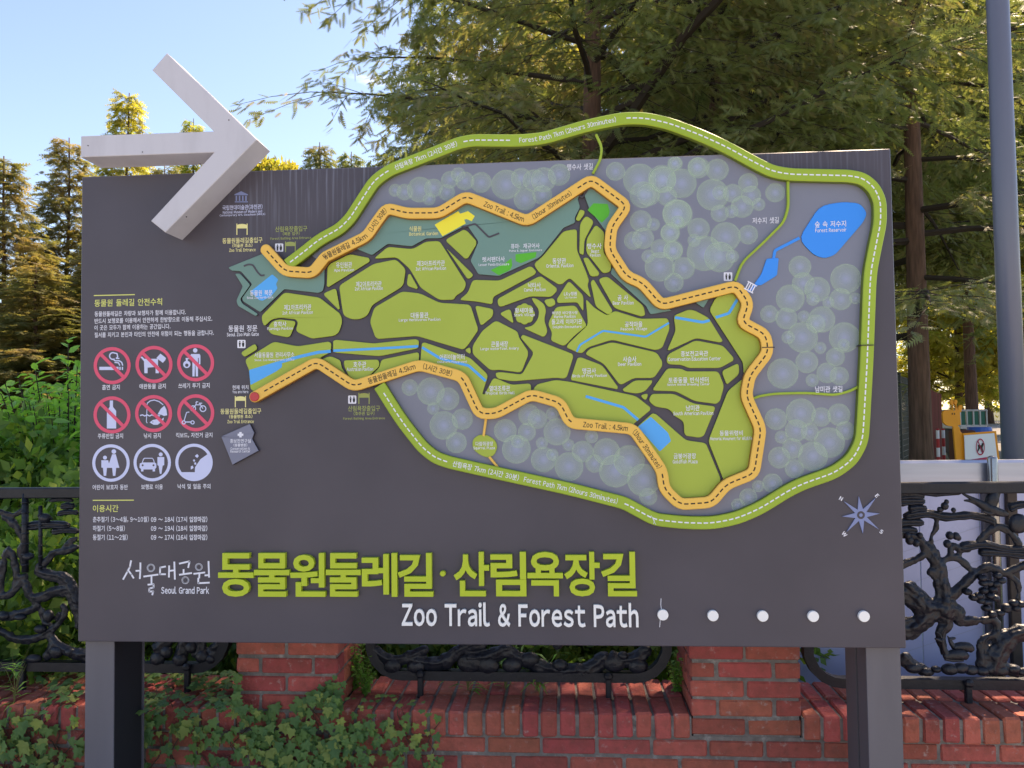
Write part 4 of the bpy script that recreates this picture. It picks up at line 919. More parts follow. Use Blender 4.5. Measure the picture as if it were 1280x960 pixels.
for x, y, rx, rz in ((180,698,30,20), (215,640,26,30), (125,375,28,18), (200,205,28,22), (150,830,40,20), (250,800,34,30), (90,645,30,14), (310,800,24,20), (20,640,30,18)): blob(fL, 'wave_boss', LZ, x, y, rx, rz)
for x, y, r in ((700,830,36),(740,800,30),(800,835,36),(850,780,30),(900,820,34),(940,830,26)): blob(fL, 'rock', LZ, x, y, r, r*.9)
for p in ([(690,800),(730,760),(770,700)], [(800,830),(820,760),(860,700)], [(880,830),(890,760),(860,660)], [(940,830),(960,780),(1000,720)]): orn(fL, 'branch', LZ, p, 30, 16)
fuse(fL, 'cast_tree')
xm0, xm1 = at(458, 830, FY).x, at(840, 830, FY).x; zbM = at(640, 848, FY).z
fM = fence(xm0, xm1, zt, zbM-.008, 'black cast iron fence panel under the middle of the sign', [at(527, 845, FY).x, at(760, 845, FY).x])
MZ = (400, 600, 2.6667)
for p, a_r, b_r in (([(170,560),(230,600),(300,590),(360,560)], 18, 14), ([(300,600),(400,612),(480,560),(560,540)], 20, 18), ([(480,600),(560,590),(640,560)], 24, 20), ([(600,560),(700,610),(800,640),(900,630),(960,580)], 18, 22), ([(780,560),(830,520),(900,540)], 16, 12), ([(960,600),(1040,600),(1100,560)], 24, 16), ([(660,540),(700,480),(760,440)], 16, 12), ([(200,540),(260,480),(340,450)], 16, 12)): orn(fM, 'branch', MZ, p, a_r, b_r)
for x, y, r in ((240,620,26),(320,622,24),(500,610,34),(560,618,30),(640,618,26),(700,600,26),(980,610,30),(1060,620,26),(800,618,20),(1010,585,14)): blob(fM, 'rock', MZ, x, y, r*1.3, r)

fuse(fM, 'cast_tree')
# ================================================================== STEEL GUARD behind the right bay
GY = 1.15
M_steel = mat('brushed_steel', (.40, .43, .52), rough=.32, metal=.85, noise=.12, nscale=5, bump=.05, bscale=20, nmap=(.3, 1, 6))
M_sheet = mat('blue_grey_sheet', (.50, .54, .78), rough=.28, spec=.6, noise=.16, nscale=2.5, bump=.08, bscale=14, nmap=(1, 1, .5))
M_brown = mat('brown_post', (.07, .05, .04), rough=.6, noise=.3, nscale=20)
guard = empty('steel_guard', (2.1, GY, 0), 'shiny steel rail guard with blue grey sheets behind the right fence panel', 'barrier')
gx0, gx1 = at(985, 700, GY).x, 3.6; gz1 = at(1200, 575, GY).z; gz0 = at(1200, 604, GY).z-.004
MB().box(gx0, gx1, GY-.03, GY+.03, gz0, gz1, .012).build('rail', M_steel, guard)
cuts = [at(q, 700, GY).x for q in (985, 1066, 1150, 1226)]+[2.9, 3.6]
for a, b in zip(cuts[:-1], cuts[1:]):
    MB().box(a+.0012, b-.0012, GY-.004, GY+.004, .02, gz0-.0005, .002).build('sheet_panel', M_sheet, guard)
for q in (1232, ):
    x = at(q, 700, GY).x; MB().box(x-.018, x+.018, GY-.03, GY-.006, 0, gz0-.002, .003).build('bracket_strip', M_post, guard)
x = at(1245, 700, GY-.06).x; zt_ = at(1236, 570, GY-.06).z
mb = MB(); mb.tube([(x, GY-.06, 0), (x, GY-.06, zt_-.012), (x, GY-.06, zt_-.004), (x, GY-.06, zt_)], [.021, .021, .018, .010], 18); mb.build('tube_post', mat('tube_steel', (.36, .35, .34), rough=.22, metal=.9, noise=.2, nscale=12), guard, smooth=True)
x = at(1266, 700, GY-.02).x; MB().box(x-.022, x+.022, GY-.035, GY-.008, 0, gz0-.002, .003).build('support_post', M_brown, guard)
for i in range(6):
    a = at(1130, 690+i*42, GY-.0045); b = at(1226, 672+i*42-14, GY-.0045)
    MB().add([(a.x, GY-.0052, a.z), (b.x, GY-.0052, b.z), (b.x, GY-.0052, b.z+.003), (a.x, GY-.0052, a.z+.003)], [(0, 1, 2, 3)]).build('printed_line', mat('pale_line', (.42, .45, .6), rough=.4), guard)

# ================================================================== STREET FURNITURE FAR RIGHT
PYY = 2.5
pc = at(1258, 300, PYY)
M_pole = mat('grey_lamp_pole', S(96, 100, 116), rough=.35, spec=.5, noise=.15, nscale=6, bump=.03, nmap=(1, 1, .1))
pole = empty('lamp_post', (pc.x, PYY, 0), 'tall grey round lamp post at the right edge behind the fence', 'lamp post')
mb = MB(); rr = .068; mb.tube([(pc.x, PYY, 0), (pc.x, PYY, 3), (pc.x, PYY, 8)], [rr*1.04, rr, rr*.72], 24); o = mb.build('pole', M_pole, pole, smooth=False)
for p in o.data.polygons: p.use_smooth = len(p.vertices) == 4
mb = MB(); mb.tube([(pc.x, PYY, 0), (pc.x, PYY, .02), (pc.x, PYY, .03)], [.16, .16, .1], 20); mb.build('base_flange', M_pole, pole)
mb = MB(); mb.tube([(pc.x, PYY, 7.9), (pc.x+.3, PYY-.3, 8.2), (pc.x+.8, PYY-.8, 8.3)], [.04, .035, .03], 10); mb.build('lamp_arm', M_pole, pole)
MB().box(pc.x+.7, pc.x+1.1, PYY-1.1, PYY-.7, 8.24, 8.36, .03).build('lamp_head', M_pole, pole)
# giraffe notice
QY = 6.5; M_gir = mat('orange_yellow_board', (.86, .31, .01), rough=.45, noise=.06, nscale=8)
TZ = (1120, 460, 6.0)
gir = empty('giraffe_notice', (at(1210, 600, QY).x, QY, 0), 'orange giraffe shaped stand with a white notice board', 'notice stand')
def tracep(pts, d): return PP(T(TZ, pts), d)
def cut(name, pts, y0, th, m, par, tile=TZ, r=.01):
    p = rounded([(at(x, y, y0).x, at(x, y, y0).z) for x, y in T(tile, pts)], r)
    return MB().prism(p, -y0-th, -y0, .002).build(name, m, par)
body_b = [(q.x, q.z) for q in (at(1198, 575, QY), at(1208, 575, QY))]
low = lambda px: (px-1120)*6
cut('body', [(420,300),(427,300),(425,318),(452,318),(447,300),(458,298),(465,315),(480,325),(487,430),(470,425),(468,440),(478,445),(485,480),(500,490),(528,700),(545,1080),(470,1080),(452,690),(430,440),(380,432),(355,410),(348,340),(362,318),(400,315),(424,314)], QY, .03, M_gir, gir, r=.008)
for pts in (((405,250),(412,236),(425,236),(433,250),(430,275),(420,280),(408,270)), ((437,248),(445,236),(458,238),(463,252),(458,272),(448,280),(438,270)), ((468,290),(478,278),(500,278),(498,305),(488,335),(466,330))):
    cut('horn' if pts[0][0] != 468 else 'ear', pts, QY-.002, .026, M_gir, gir, r=.01)
for x in (427, 452):
    cut('horn_stem', [(x-3,270),(x+3,270),(x+4,322),(x-4,322)], QY-.001, .024, M_gir, gir, r=.001)
for x in (424, 441):
    cut('eye', [(x-3,337),(x+3,337),(x+3,350),(x-3,350)], QY-.006, .006, M_black, gir, r=.002)
cut('board_frame', [(503,490),(752,472),(780,700),(790,1000),(510,1000)], QY-.012, .02, M_gir, gir, r=.004)
cut('notice_face', [(512,505),(738,488),(762,690),(770,900),(528,900)], QY-.036, .006, mat('white_board', (.72, .73, .78), rough=.4), gir, r=.004)
cut('red_band', [(545,690),(735,660),(740,690),(560,712)], QY-.045, .003, mat('crimson_print', (.45, .02, .08), rough=.5), gir, r=.001)
def ringo(cx, cy, rx, ry, w_, name, m, par, y0):
    mb = MB(); n = 30
    for k in range(n):
        q = []
        for s in (1, 1-w_):
            for kk in (k, k+1):
                a_ = 2*math.pi*kk/n; v = at(TZ[0]+(cx+rx*s*math.cos(a_))/6, TZ[1]+(cy+ry*s*math.sin(a_))/6, y0); q.append(tuple(v))
        mb.add(q, [(0, 1, 3, 2)])
    mb.build(name, m, par)
ringo(633, 592, 33, 63, .16, 'ban_ring', MATS['crimson_print'], gir, QY-.044)
cut('dog_pictogram', [(615,575),(640,580),(648,560),(660,565),(650,600),(655,630),(645,628),(638,605),(628,605),(618,628),(610,625),(618,598)], QY-.0436, .001, M_black, gir, r=.0005)
cut('ban_slash', [(612,545),(617,540),(655,640),(650,646)], QY-.047, .001, MATS['crimson_print'], gir, r=.0005)
# red and white bollards
for i, (x, y) in enumerate(((1172, 540), (1179, 541))):
    Yb = 14+i*.8; b0 = at(x, y, Yb); h = at(x, 537, Yb).z
    bo = empty('bollard', (b0.x, Yb, 0), ['red and white banded bollard nearer the thick trunk', 'red and white banded bollard next to the giraffe neck'][i], 'bollard', 'banded bollards by the path')
    mw = mat('bollard_white', (.7, .7, .7)); mr = mat('bollard_red', (.45, .03, .03))
    for k in range(6): MB().tube([(b0.x, Yb, h*k/6), (b0.x, Yb, h*(k+1)/6)], .032, 12).build('band', mw if k % 2 else mr, bo)
    MB().ell((b0.x, Yb, h), .038, .038, .025, 12, 6).build('cap', mr, bo)
# small green cart with a white frame
CY = 20; cx0, cx1 = at(1201, 540, CY).x, at(1234, 540, CY).x; c1 = at(1210, 512, CY).z; c0 = at(1210, 532, CY).z
cart = empty('service_cart', ((cx0+cx1)/2, CY, 0), 'small green and white service cart parked on the far path', 'cart')
mg = mat('green_canvas', (.02, .16, .11), rough=.6); mwf = mat('cart_white', (.6, .6, .6), rough=.4)
MB().box(cx0, cx1, CY, CY+2.2, c0-.1, c0+.02, .02).build('bed_side', mwf, cart)
MB().box(cx0-.03, cx1+.03, CY-.03, CY+2.2, c1-.05, c1, .02).build('roof', mwf, cart)
n = 4
for k in range(n):
    a = cx0+(cx1-cx0)*k/n; b = cx0+(cx1-cx0)*(k+1)/n
    MB().box(a+.03, b-.03, CY+.02, CY+.04, c0+.02, c1-.05).build('side_curtain', mg, cart); MB().box(a-.015, a+.015, CY-.02, CY+.02, c0, c1-.03).build('upright', mwf, cart)
MB().box(cx1-.015, cx1+.015, CY-.02, CY+.02, c0, c1-.03).build('upright', mwf, cart)
MB().box(cx0+.1, cx1-.1, CY+.1, CY+2.1, .25, c0-.1, .02).build('chassis', M_edge, cart)
for sx in (cx0+.15, cx1-.15):
    MB().tube([(sx-.0, CY+.3, .22), (sx+.12, CY+.3, .22)], .22, 16).build('wheel', M_black, cart); MB().tube([(sx-.0, CY+1.8, .22), (sx+.12, CY+1.8, .22)], .22, 16).build('wheel', M_black, cart)
bY = 16; b0 = at(1224, 536, bY)
tag(MB().tube([(b0.x, bY, 0), (b0.x, bY, b0.z-.02), (b0.x, bY, b0.z+.04)], [.24, .26, .25], 18).build('water_barrel', mat('blue_plastic', (.02, .12, .5), rough=.4), None, (b0.x, bY, 0)), 'blue plastic barrel in front of the green cart', 'barrel')
b0 = at(1208, 538, 14)
tag(MB().box(b0.x-.18, b0.x+.2, 14, 14.4, 0, b0.z, .03).build('crate', mat('brown_crate', (.12, .04, .025), rough=.8), None, (b0.x, 14, 0)), 'low reddish brown crate left of the blue barrel', 'crate')
# brown slatted fence and dark mesh fence
sf = empty('slatted_fence', (at(1166, 540, 14).x, 14, 0), 'reddish brown slatted fence running back beside the thick trunk', 'fence')
m_sl = mat('red_brown_slat', (.17, .05, .035), rough=.7, rnd=.2)
for k in range(10):
    Y = 12.2+k*.75; p = at(1160+k*1.8, 540, Y); MB().box(p.x-.045, p.x+.045, Y, Y+.12, 0, 1.95, .004).build('slat', m_sl, sf)
mf = empty('mesh_fence', (at(1128, 540, 8.6).x, 8.6, 0), 'dark green wire mesh fence left of the thick redwood trunk', 'fence')
m_mf = mat('dark_fence_paint', (.02, .03, .028), rough=.5)
pA = at(1080, 540, 6.9); pB = at(1141, 540, 12.0)
for k in range(4):
    p = pA.lerp(pB, k/3); MB().tube([(p.x, p.y, 0), (p.x, p.y, 2.15)], .03, 8).build('post', m_mf, mf)
mb = MB()
for k in range(22):
    z = .1+k*.095; mb.tube([(pA.x, pA.y, z), (pB.x, pB.y, z)], .006, 4)
mb.build('horizontal_wires', m_mf, mf); mb = MB()
for k in range(60):
    p = pA.lerp(pB, k/59); mb.tube([(p.x, p.y, .05), (p.x, p.y, 2.1)], .005, 4)
mb.build('vertical_wires', m_mf, mf)

# ================================================================== VEGETATION
NR = np.random.default_rng(11)
def set_tone(me, tone):
    a = me.attributes.new('tone', 'FLOAT', 'FACE'); a.data.foreach_set('value', np.asarray(tone, dtype=np.float32))
def frond(nl, L, W):
    """flat feathery spray along +x, leaflets as slim triangles"""
    V, F = [], []
    for i in range(nl):
        t = (i+.5)/nl; x = L*t; w_ = W*math.sin(math.pi*(.15+.8*t))**.7
        for s in (-1, 1):
            b = len(V); hw = L/nl*.46
            V += [(x-hw, 0, 0), (x+hw, 0, 0), (x+L/nl*.9, s*w_, -.12*w_)]; F.append((b, b+1, b+2) if s > 0 else (b+1, b, b+2))
    return np.array(V), np.array(F)
def place(tV, tF, pos, dirv, up, scale):
    d = dirv/np.linalg.norm(dirv, axis=1, keepdims=True); s = np.cross(up, d); s /= np.linalg.norm(s, axis=1, keepdims=True)+1e-9; u = np.cross(d, s)
    V = pos[:, None, :]+scale[:, None, None]*(tV[None, :, 0:1]*d[:, None, :]+tV[None, :, 1:2]*s[:, None, :]+tV[None, :, 2:3]*u[:, None, :])
    n = len(tV); F = tF[None]+(np.arange(len(pos))*n)[:, None, None]
    return V.reshape(-1, 3), F.reshape(-1, tF.shape[1])
M_bark = mat('redwood_bark', (.15, .085, .06), rough=.95, noise=.5, nscale=9, bump=1.0, bscale=16, nmap=(3, 3, .35))
M_twig = mat('dark_twig', (.035, .026, .020), rough=.9)
M_lf_near = leafmat('redwood_needles', (.15, .195, .085), (.19, .215, .095), .42, (1.7, 1.65, .8), (.225, .20, .11))
M_lf_rust = leafmat('rusty_needles', (.16, .18, .08), (.21, .20, .095), .48, (1.7, 1.6, .8), (.27, .21, .10))
M_lf_gold = leafmat('sunlit_golden_leaves', (.22, .23, .07), (.32, .29, .09), .62, (2.1, 2.0, .8), (.17, .22, .05))  # yellow foliage, with sunlit brightness put into the leaf colour
M_lf_shrub = leafmat('fresh_green_leaves', (.15, .33, .09), (.24, .43, .13), .48, (1.9, 2.2, .7))
M_lf_dark = leafmat('dark_green_leaves', (.07, .15, .05), (.14, .24, .06), .45, (1.9, 2.0, .7), (.28, .34, .07))
M_lf_ivy = leafmat('ivy_leaves', (.06, .15, .055), (.12, .22, .06), .28, (1.8, 1.8, .6), (.26, .30, .08))

def conifer(H, Rr, cb, seed, n_limb, tw_per_m, tmpl, spray_per_m, size, lean=(0, 0), r0=.17, prof=1.0, asc=(.05, .45), wood=True, spread=.5, zmin=None, cut=None):
    rg = np.random.default_rng(seed); wood_mb = MB()
    nseg = 14; tp = []
    for i in range(nseg+1):
        t = i/nseg; tp.append((lean[0]*t+.05*math.sin(seed+t*7), lean[1]*t+.05*math.cos(seed*2+t*6), H*t))
    tr = MB().tube(tp, [r0*(1.35 if i == 0 else 1)*(1-.93*(i/nseg)**.9)+.01 for i in range(nseg+1)], 14)
    pos, dr, sc = [], [], []
    for i in range(n_limb):
        f = (i+rg.random())/n_limb; h = cb+(H-cb-.2)*f; Lm = Rr*(1-f)**prof*rg.uniform(.65, 1.08)+.25
        az = i*2.399+rg.uniform(-.4, .4); a = np.array([math.cos(az), math.sin(az)]); el = rg.uniform(*asc)
        if cut: Lm *= cut(az, h)
        base = np.array([lean[0]*h/H, lean[1]*h/H, h]); npt = 7; P_ = []
        droop = rg.uniform(.0, .14)
        for j in range(npt):
            t = j/(npt-1); r = Lm*t; P_.append(base+np.array([a[0]*r, a[1]*r, r*el-droop*Lm*t*t*1.6])+rg.normal(0, .02*Lm*.4, 3)*(t > 0))
        P_ = np.array(P_)
        if wood: wood_mb.tube([tuple(q) for q in P_], list(np.linspace(max(.012, .0125*Lm), .005, npt)), 5, False)
        ntw = max(4, int(tw_per_m*Lm))
        for k in range(ntw):
            t = .16+.84*(k+rg.random())/ntw; x = t*(npt-1); j = min(npt-2, int(x)); b = P_[j]+(P_[j+1]-P_[j])*(x-j)
            sd = 1 if k % 2 else -1; perp = np.array([-a[1], a[0], 0])*sd; dirv = perp*rg.uniform(.6, 1)+np.array([a[0], a[1], 0])*rg.uniform(.3, .9)+np.array([0, 0, rg.uniform(-.35, .12)])
            dirv /= np.linalg.norm(dirv); tl = (.25+spread*Lm*(1-t)*.6+.12*Lm)*rg.uniform(.6, 1.2); tl = min(tl, 1.5)
            if t > .93: dirv = dirv*.4+np.array([a[0], a[1], -.2])
            e = b+dirv*tl+np.array([0, 0, -.18*tl])
            if wood and tl > .4: wood_mb.tube([tuple(b), tuple((b+e)/2+np.array([0, 0, .03])), tuple(e)], [.006, .004, .002], 3, False)
            ns = max(2, int(spray_per_m*tl)); tt = rg.random(ns)**.8
            pp = b+(e-b)*tt[:, None]+rg.normal(0, .035, (ns, 3))*np.array([1, 1, .9])
            sg = np.where(rg.random(ns) > .5, 1, -1)[:, None]; pr = np.cross(dirv, [0, 0, 1.])
            dd = dirv*rg.uniform(.3, 1.0, (ns, 1))+pr*sg*rg.uniform(.3, 1.0, (ns, 1))+np.stack([np.zeros(ns), np.zeros(ns), rg.uniform(-.9, .15, ns)], 1)+rg.normal(0, .15, (ns, 3))
            pos.append(pp); dr.append(dd); sc.append(size*rg.uniform(.65, 1.25, ns))
    pos = np.concatenate(pos); dr = np.concatenate(dr); sc = np.concatenate(sc)
    if zmin is not None:
        kp = pos[:, 2] > zmin; pos, dr, sc = pos[kp], dr[kp], sc[kp]
    up = rg.normal(0, .45, (len(pos), 3))+np.array([0, 0, 1.])
    V, F = place(tmpl[0], tmpl[1], pos, dr, up, sc)
    # tone: patches plus jitter, a property of the sprays themselves
    q = pos*.9; patch = .5+.28*np.sin(q[:, 0]*1.7+seed)*np.cos(q[:, 1]*1.9)+.22*np.sin(q[:, 2]*2.3+q[:, 0])
    tone = np.clip(patch+rg.normal(0, .22, len(pos)), 0, 1); tone = np.repeat(tone, len(tmpl[1]))
    me = mesh_np('crown', V, F); set_tone(me, tone)
    mt = bpy.data.meshes.new('trunk'); mt.from_pydata(tr.v, [], tr.f); mt.update()
    mw = bpy.data.meshes.new('limbs'); mw.from_pydata(wood_mb.v, [], wood_mb.f); mw.update()
    return me, mt, mw, len(pos)
def plant_tree(kind, meshes, loc, rz, sc, lm, label, cat, group=None, bark=M_bark):
    r_ = empty(kind, loc, label, cat, group); r_.rotation_euler.z = rz; r_.scale = (sc[0], sc[0], sc[1]) if hasattr(sc, '__len__') else (sc, sc, sc)
    for nm, me, m in (('crown', meshes[0], lm), ('trunk', meshes[1], bark), ('limbs', meshes[2], M_twig)):
        if len(me.polygons) == 0: continue
        o = bpy.data.objects.new(nm, me); COL.objects.link(o); o.parent = r_
        if not me.materials: me.materials.append(None)
        if nm == 'limbs': o['kind'] = 'stuff'
        o.material_slots[0].link = 'OBJECT'; o.material_slots[0].material = m
        if nm == 'trunk': me.polygons.foreach_set('use_smooth', [True]*len(me.polygons))
    return r_
near_t = frond(7, .155, .034)
GRP = 'dawn redwoods behind the sign'
# three near redwoods
Y1 = 7.9; b1 = at(746, 500, Y1)
m1 = conifer(14, 6.3, 3.8, 3, 62, 6.8, near_t, 34, 1.0, r0=.19, prof=1.0, asc=(.10, .50), cut=lambda az, h: .50 if math.cos(az+.6) < -.35 and h < 4.5 else (.82 if math.cos(az+.6) < -.35 and h < 5.6 else (.92 if math.cos(az+.6) < -.35 else 1.05)))
plant_tree('redwood_tree', m1, (b1.x, Y1, 0), .6, 1.0, M_lf_near, 'big dawn redwood right behind the top centre of the sign, limbs reaching left', 'tree', GRP)
Y2 = 8.4; b2 = at(1150, 500, Y2)
m2 = conifer(15, 4.2, 2.5, 8, 62, 6.6, near_t, 32, 1.0, r0=.150, prof=.7, asc=(-.25, .12))
plant_tree('redwood_tree', m2, (b2.x, Y2, 0), 2.0, 1.0, M_lf_near, 'redwood with a thick reddish trunk standing behind the giraffe notice', 'tree', GRP)
Y3 = 10.5; b3 = at(905, 500, Y3)
plant_tree('redwood_tree', m1, (b3.x, Y3, 0), 3.7, (1.0, 1.05), M_lf_near, 'redwood trunk between the centre tree and the thick trunk at the right', 'tree', GRP)
mid_t = frond(4, .34, .11)
mm1 = conifer(16, 3.3, 1.2, 21, 130, 6, mid_t, 22, 1.0, r0=.16, prof=.85, asc=(.35, .95))
mm2 = conifer(15, 2.9, .8, 22, 130, 6, mid_t, 22, 1.0, r0=.14, prof=.95, asc=(.35, 1.0))
mm3 = conifer(16, 3.6, 5.4, 23, 80, 6, mid_t, 20, 1.0, r0=.19, prof=.6, asc=(-.1, .5))
def tip(px, py, Y): v = at(px, py, Y); return v
def mid(px, py, Y, me, H0, wide, lm, label, group, rz=None):
    v = at(px, py, Y); s = v.z/H0; base = at(px, 515, Y)
    return plant_tree('redwood_tree', me, (base.x, Y, 0), rz if rz is not None else random.uniform(0, 6), (wide, s), lm, label, 'tree', group)
LG = 'rusty conifers at the left'
mid(82, 172, 30, mm1, 16, 1.05, M_lf_rust, 'tall slim brown conifer whose tip stands clear left of the sign', LG)
mid(2, 196, 26, mm2, 15, 1.15, M_lf_rust, 'rust brown conifer cut by the left edge of the photo', LG)
mid(-95, 150, 27, mm1, 16, 1.2, M_lf_rust, 'brown conifer mostly outside the left edge', LG)
mid(45, 330, 22, mm1, 16, .95, M_lf_rust, 'lower brown conifer between the left edge and the slim tall one', LG)
mid(120, 300, 24, mm2, 15, 1.0, M_lf_rust, 'lower brown conifer directly beside the left edge of the sign', LG)
mid(157, 116, 42, mm2, 15, 1.45, M_lf_gold, 'golden tipped conifer rising behind the arrow shaft', LG)
mid(240, 148, 50, mm1, 16, 1.1, M_lf_gold, 'small golden conifer tip seen between the arrow shaft and head', LG)
mid(205, 205, 38, mm2, 15, 1.2, M_lf_rust, 'short conifer showing just under the arrow shaft', LG)
mid(285, 205, 46, mm2, 15, 1.2, M_lf_gold, 'low golden conifer behind the arrow head', LG)
mid(400, 178, 30, mm1, 16, .9, M_lf_near, 'dark low conifer above the sign left of the green ribbon', LG)
mid(440, 190, 34, mm2, 15, 1.0, M_lf_near, 'dark low conifer just left of where the green ribbon leaves the sign', LG)
RG = 'redwoods in the rows behind'
for px, Y, wd, lm, lb in ((560, 31, 1.0, M_lf_near, 'slender redwood in the back row seen above the left ribbon bend'), (640, 24, .95, M_lf_rust, 'back row redwood left of the centre trunk'), (700, 34, 1.2, M_lf_gold, 'sunlit yellowing redwood just left of the centre trunk'), (818, 20, 1.0, M_lf_rust, 'back row redwood right of the centre trunk'), (850, 36, 1.3, M_lf_gold, 'sunlit yellow redwood above the green ribbon crest'),
     (978, 17, 1.1, M_lf_near, 'back row redwood whose trunk rises from the sign top right of centre'), (960, 38, 1.3, M_lf_gold, 'yellow tree glowing far behind the upper right ribbon'), (1060, 15, 1.1, M_lf_near, 'dense redwood over the upper right corner of the sign'), (1215, 22, 1.0, M_lf_gold, 'redwood just left of the lamp post'), (1200, 44, 1.4, M_lf_gold, 'sunlit yellow tree far behind the giraffe notice'),
     (1290, 28, 1.3, M_lf_gold, 'sunlit tree right of the lamp post'), (1340, 18, 1.1, M_lf_near, 'redwood outside the right edge beyond the lamp post'), (1235, 75, 2.0, M_lf_gold, 'most distant yellow tree above the green cart')):
    me, H0 = (mm3, 16) if Y < 40 else ((mm1, 16) if random.random() < .5 else (mm2, 15))
    v = at(px, -60 if Y < 40 else 60, Y); base = at(px, 515, Y)
    plant_tree('redwood_tree', me, (base.x, Y, 0), random.uniform(0, 6), (wd, min(1.9, max(1.0, v.z/H0))), lm, lb, 'tree', RG)
# round yellow-green broadleaf behind the arrow tip
def leaf_tri(l, w_): return np.array([(0, 0, 0), (l*.45, w_, .0), (l, 0, -.1*l), (l*.45, -w_, .0)]), np.array([(0, 1, 2), (0, 2, 3)])
def lumpy_cloud(n, rad, seed, lumps, z0):
    rg = np.random.default_rng(seed); cs = []
    for k in range(lumps):
        a = rg.random()*6.283; e = rg.uniform(-.3, 1); rr_ = rg.uniform(.35, .85)
        cs.append((np.array([math.cos(a)*rad[0]*rr_*math.sqrt(max(.05, 1-e*e*.8)), math.sin(a)*rad[1]*rr_*math.sqrt(max(.05, 1-e*e*.8)), z0+rad[2]*e*.8]), rg.uniform(.22, .42)))
    pos, dr = [], []
    for i in range(lumps):
        c, r = cs[i]; m = n//lumps; d = rg.normal(0, 1, (m, 3)); d /= np.linalg.norm(d, axis=1, keepdims=True); q = rg.random(m)**.35
        pos.append(c+d*q[:, None]*np.array(rad)*r); dr.append(d+rg.normal(0, .5, (m, 3))+np.array([0, 0, -.3]))
    return np.concatenate(pos), np.concatenate(dr), cs
def broadleaf(n, rad, z0, seed, l, w_, lumps=26, th=.12):
    pos, dr, cs = lumpy_cloud(n, rad, seed, lumps, z0); rg = np.random.default_rng(seed+1)
    t = leaf_tri(l, w_); V, F = place(t[0], t[1], pos, dr, rg.normal(0, 1, (len(pos), 3)), rg.uniform(.6, 1.3, len(pos)))
    me = mesh_np('crown', V, F); set_tone(me, np.repeat(np.clip(rg.normal(.5, .28, len(pos)), 0, 1), len(t[1])))
    tr = MB().tube([(0, 0, 0), (.1, 0, z0*.6), (0, 0, z0+rad[2]*.5)], [th, th*.7, th*.3], 10); lb = MB()
    for c, r in cs: lb.tube([(0, 0, z0*.55), tuple(c*np.array([.5, .5, .8])), tuple(c)], [th*.4, th*.25, th*.08], 5, False)
    mt = bpy.data.meshes.new('trunk'); mt.from_pydata(tr.v, [], tr.f); mw = bpy.data.meshes.new('limbs'); mw.from_pydata(lb.v, [], lb.f)
    return me, mt, mw, n
bl = broadleaf(26000, (5.0, 4.0, 3.6), 9.5, 5, .34, .10, 30, .22)
v = at(350, 168, 36); plant_tree('broadleaf_tree', bl, (v.x, 36, 0), 1.0, (.6, v.z/14.8), M_lf_gold, 'round yellow green tree top rising behind the sign beside the arrow tip', 'tree')
# shrubs behind the left fence
def stem_shrub(nst, H, rad, lf, seed, per=34, l=.11, w_=.021):
    rg = np.random.default_rng(seed); mb = MB(); pos, dr = [], []
    for k in range(nst):
        a = rg.random()*6.283; q = rg.random()**.6; tip_ = np.array([math.cos(a)*rad*q, math.sin(a)*rad*.7*q, H*rg.uniform(.45, 1.0)*(1-.25*q)]); b = tip_*np.array([.25, .25, 0])
        c = np.array([tip_[0]*.45, tip_[1]*.45, tip_[2]*.62]); ts = np.linspace(0, 1, 7)
        pt = [(b*(1-t)**2+2*c*t*(1-t)+tip_*t*t) for t in ts]; mb.tube([tuple(p) for p in pt], [.008*(1-.8*t)+.0015 for t in ts], 5, False)
        for j in range(per):
            t = .25+.75*(j+rg.random())/per; p = b*(1-t)**2+2*c*t*(1-t)+tip_*t*t; an = j*2.4+rg.uniform(-.5, .5)
            pos.append(p); dr.append([math.cos(an), math.sin(an), rg.uniform(-.35, .75)])
    pos = np.array(pos); dr = np.array(dr); n = len(pos); V0 = np.array([(0, 0, 0), (l*.3, w_, .004), (l*.68, w_*.8, -.006), (l, 0, -.2*l), (l*.68, -w_*.8, -.006), (l*.3, -w_, .004), (l*.5, 0, -.008)])
    F0 = np.array([(0, 6, 1), (1, 6, 2), (2, 6, 3), (3, 6, 4), (4, 6, 5), (5, 6, 0)]); V, F = place(V0, F0, pos, dr, rg.normal(0, .35, (n, 3))+np.array([0, 0, 1.]), rg.uniform(.55, 1.25, n))
    me = mesh_np('crown', V, F); set_tone(me, np.repeat(np.clip(rg.normal(.5, .28, n), 0, 1), 6)); e = bpy.data.meshes.new('trunk'); w2 = bpy.data.meshes.new('limbs'); w2.from_pydata(mb.v, [], mb.f)
    return me, e, w2, n
sh = stem_shrub(150, 1.95, .95, None, 41, per=40)
SG = 'green shrubs behind the left fence panel'
def shrub(px, py, Y, s, lm, label, me=sh, kind='shrub'):
    v = at(px, py, Y); b = at(px, 515, Y); r_ = plant_tree(kind, me, (b.x, Y, 0), random.uniform(0, 6), s, lm, label, 'shrub', SG)
    r_.scale = (s[0], s[0], v.z/1.74*s[1]); return r_
shrub(85, 440, 2.9, (1.0, 1.0), M_lf_shrub, 'bright green leafy shrub touching the left edge of the sign')
shrub(48, 475, 3.3, (.9, 1.0), M_lf_shrub, 'bright green shrub between the sign and the darker bush')
shrub(150, 430, 3.8, (1.1, 1.0), M_lf_shrub, 'tall green shrub mostly hidden behind the left of the sign')
shrub(0, 525, 2.3, (.7, 1.0), M_lf_dark, 'dark broad leaved bush at the left edge', broadleaf(2600, (.8, .55, .85), 1.0, 33, .12, .036, 22, .03))
low_b = broadleaf(9000, (.9, .5, .5), .55, 36, .055, .020, 36, .02)
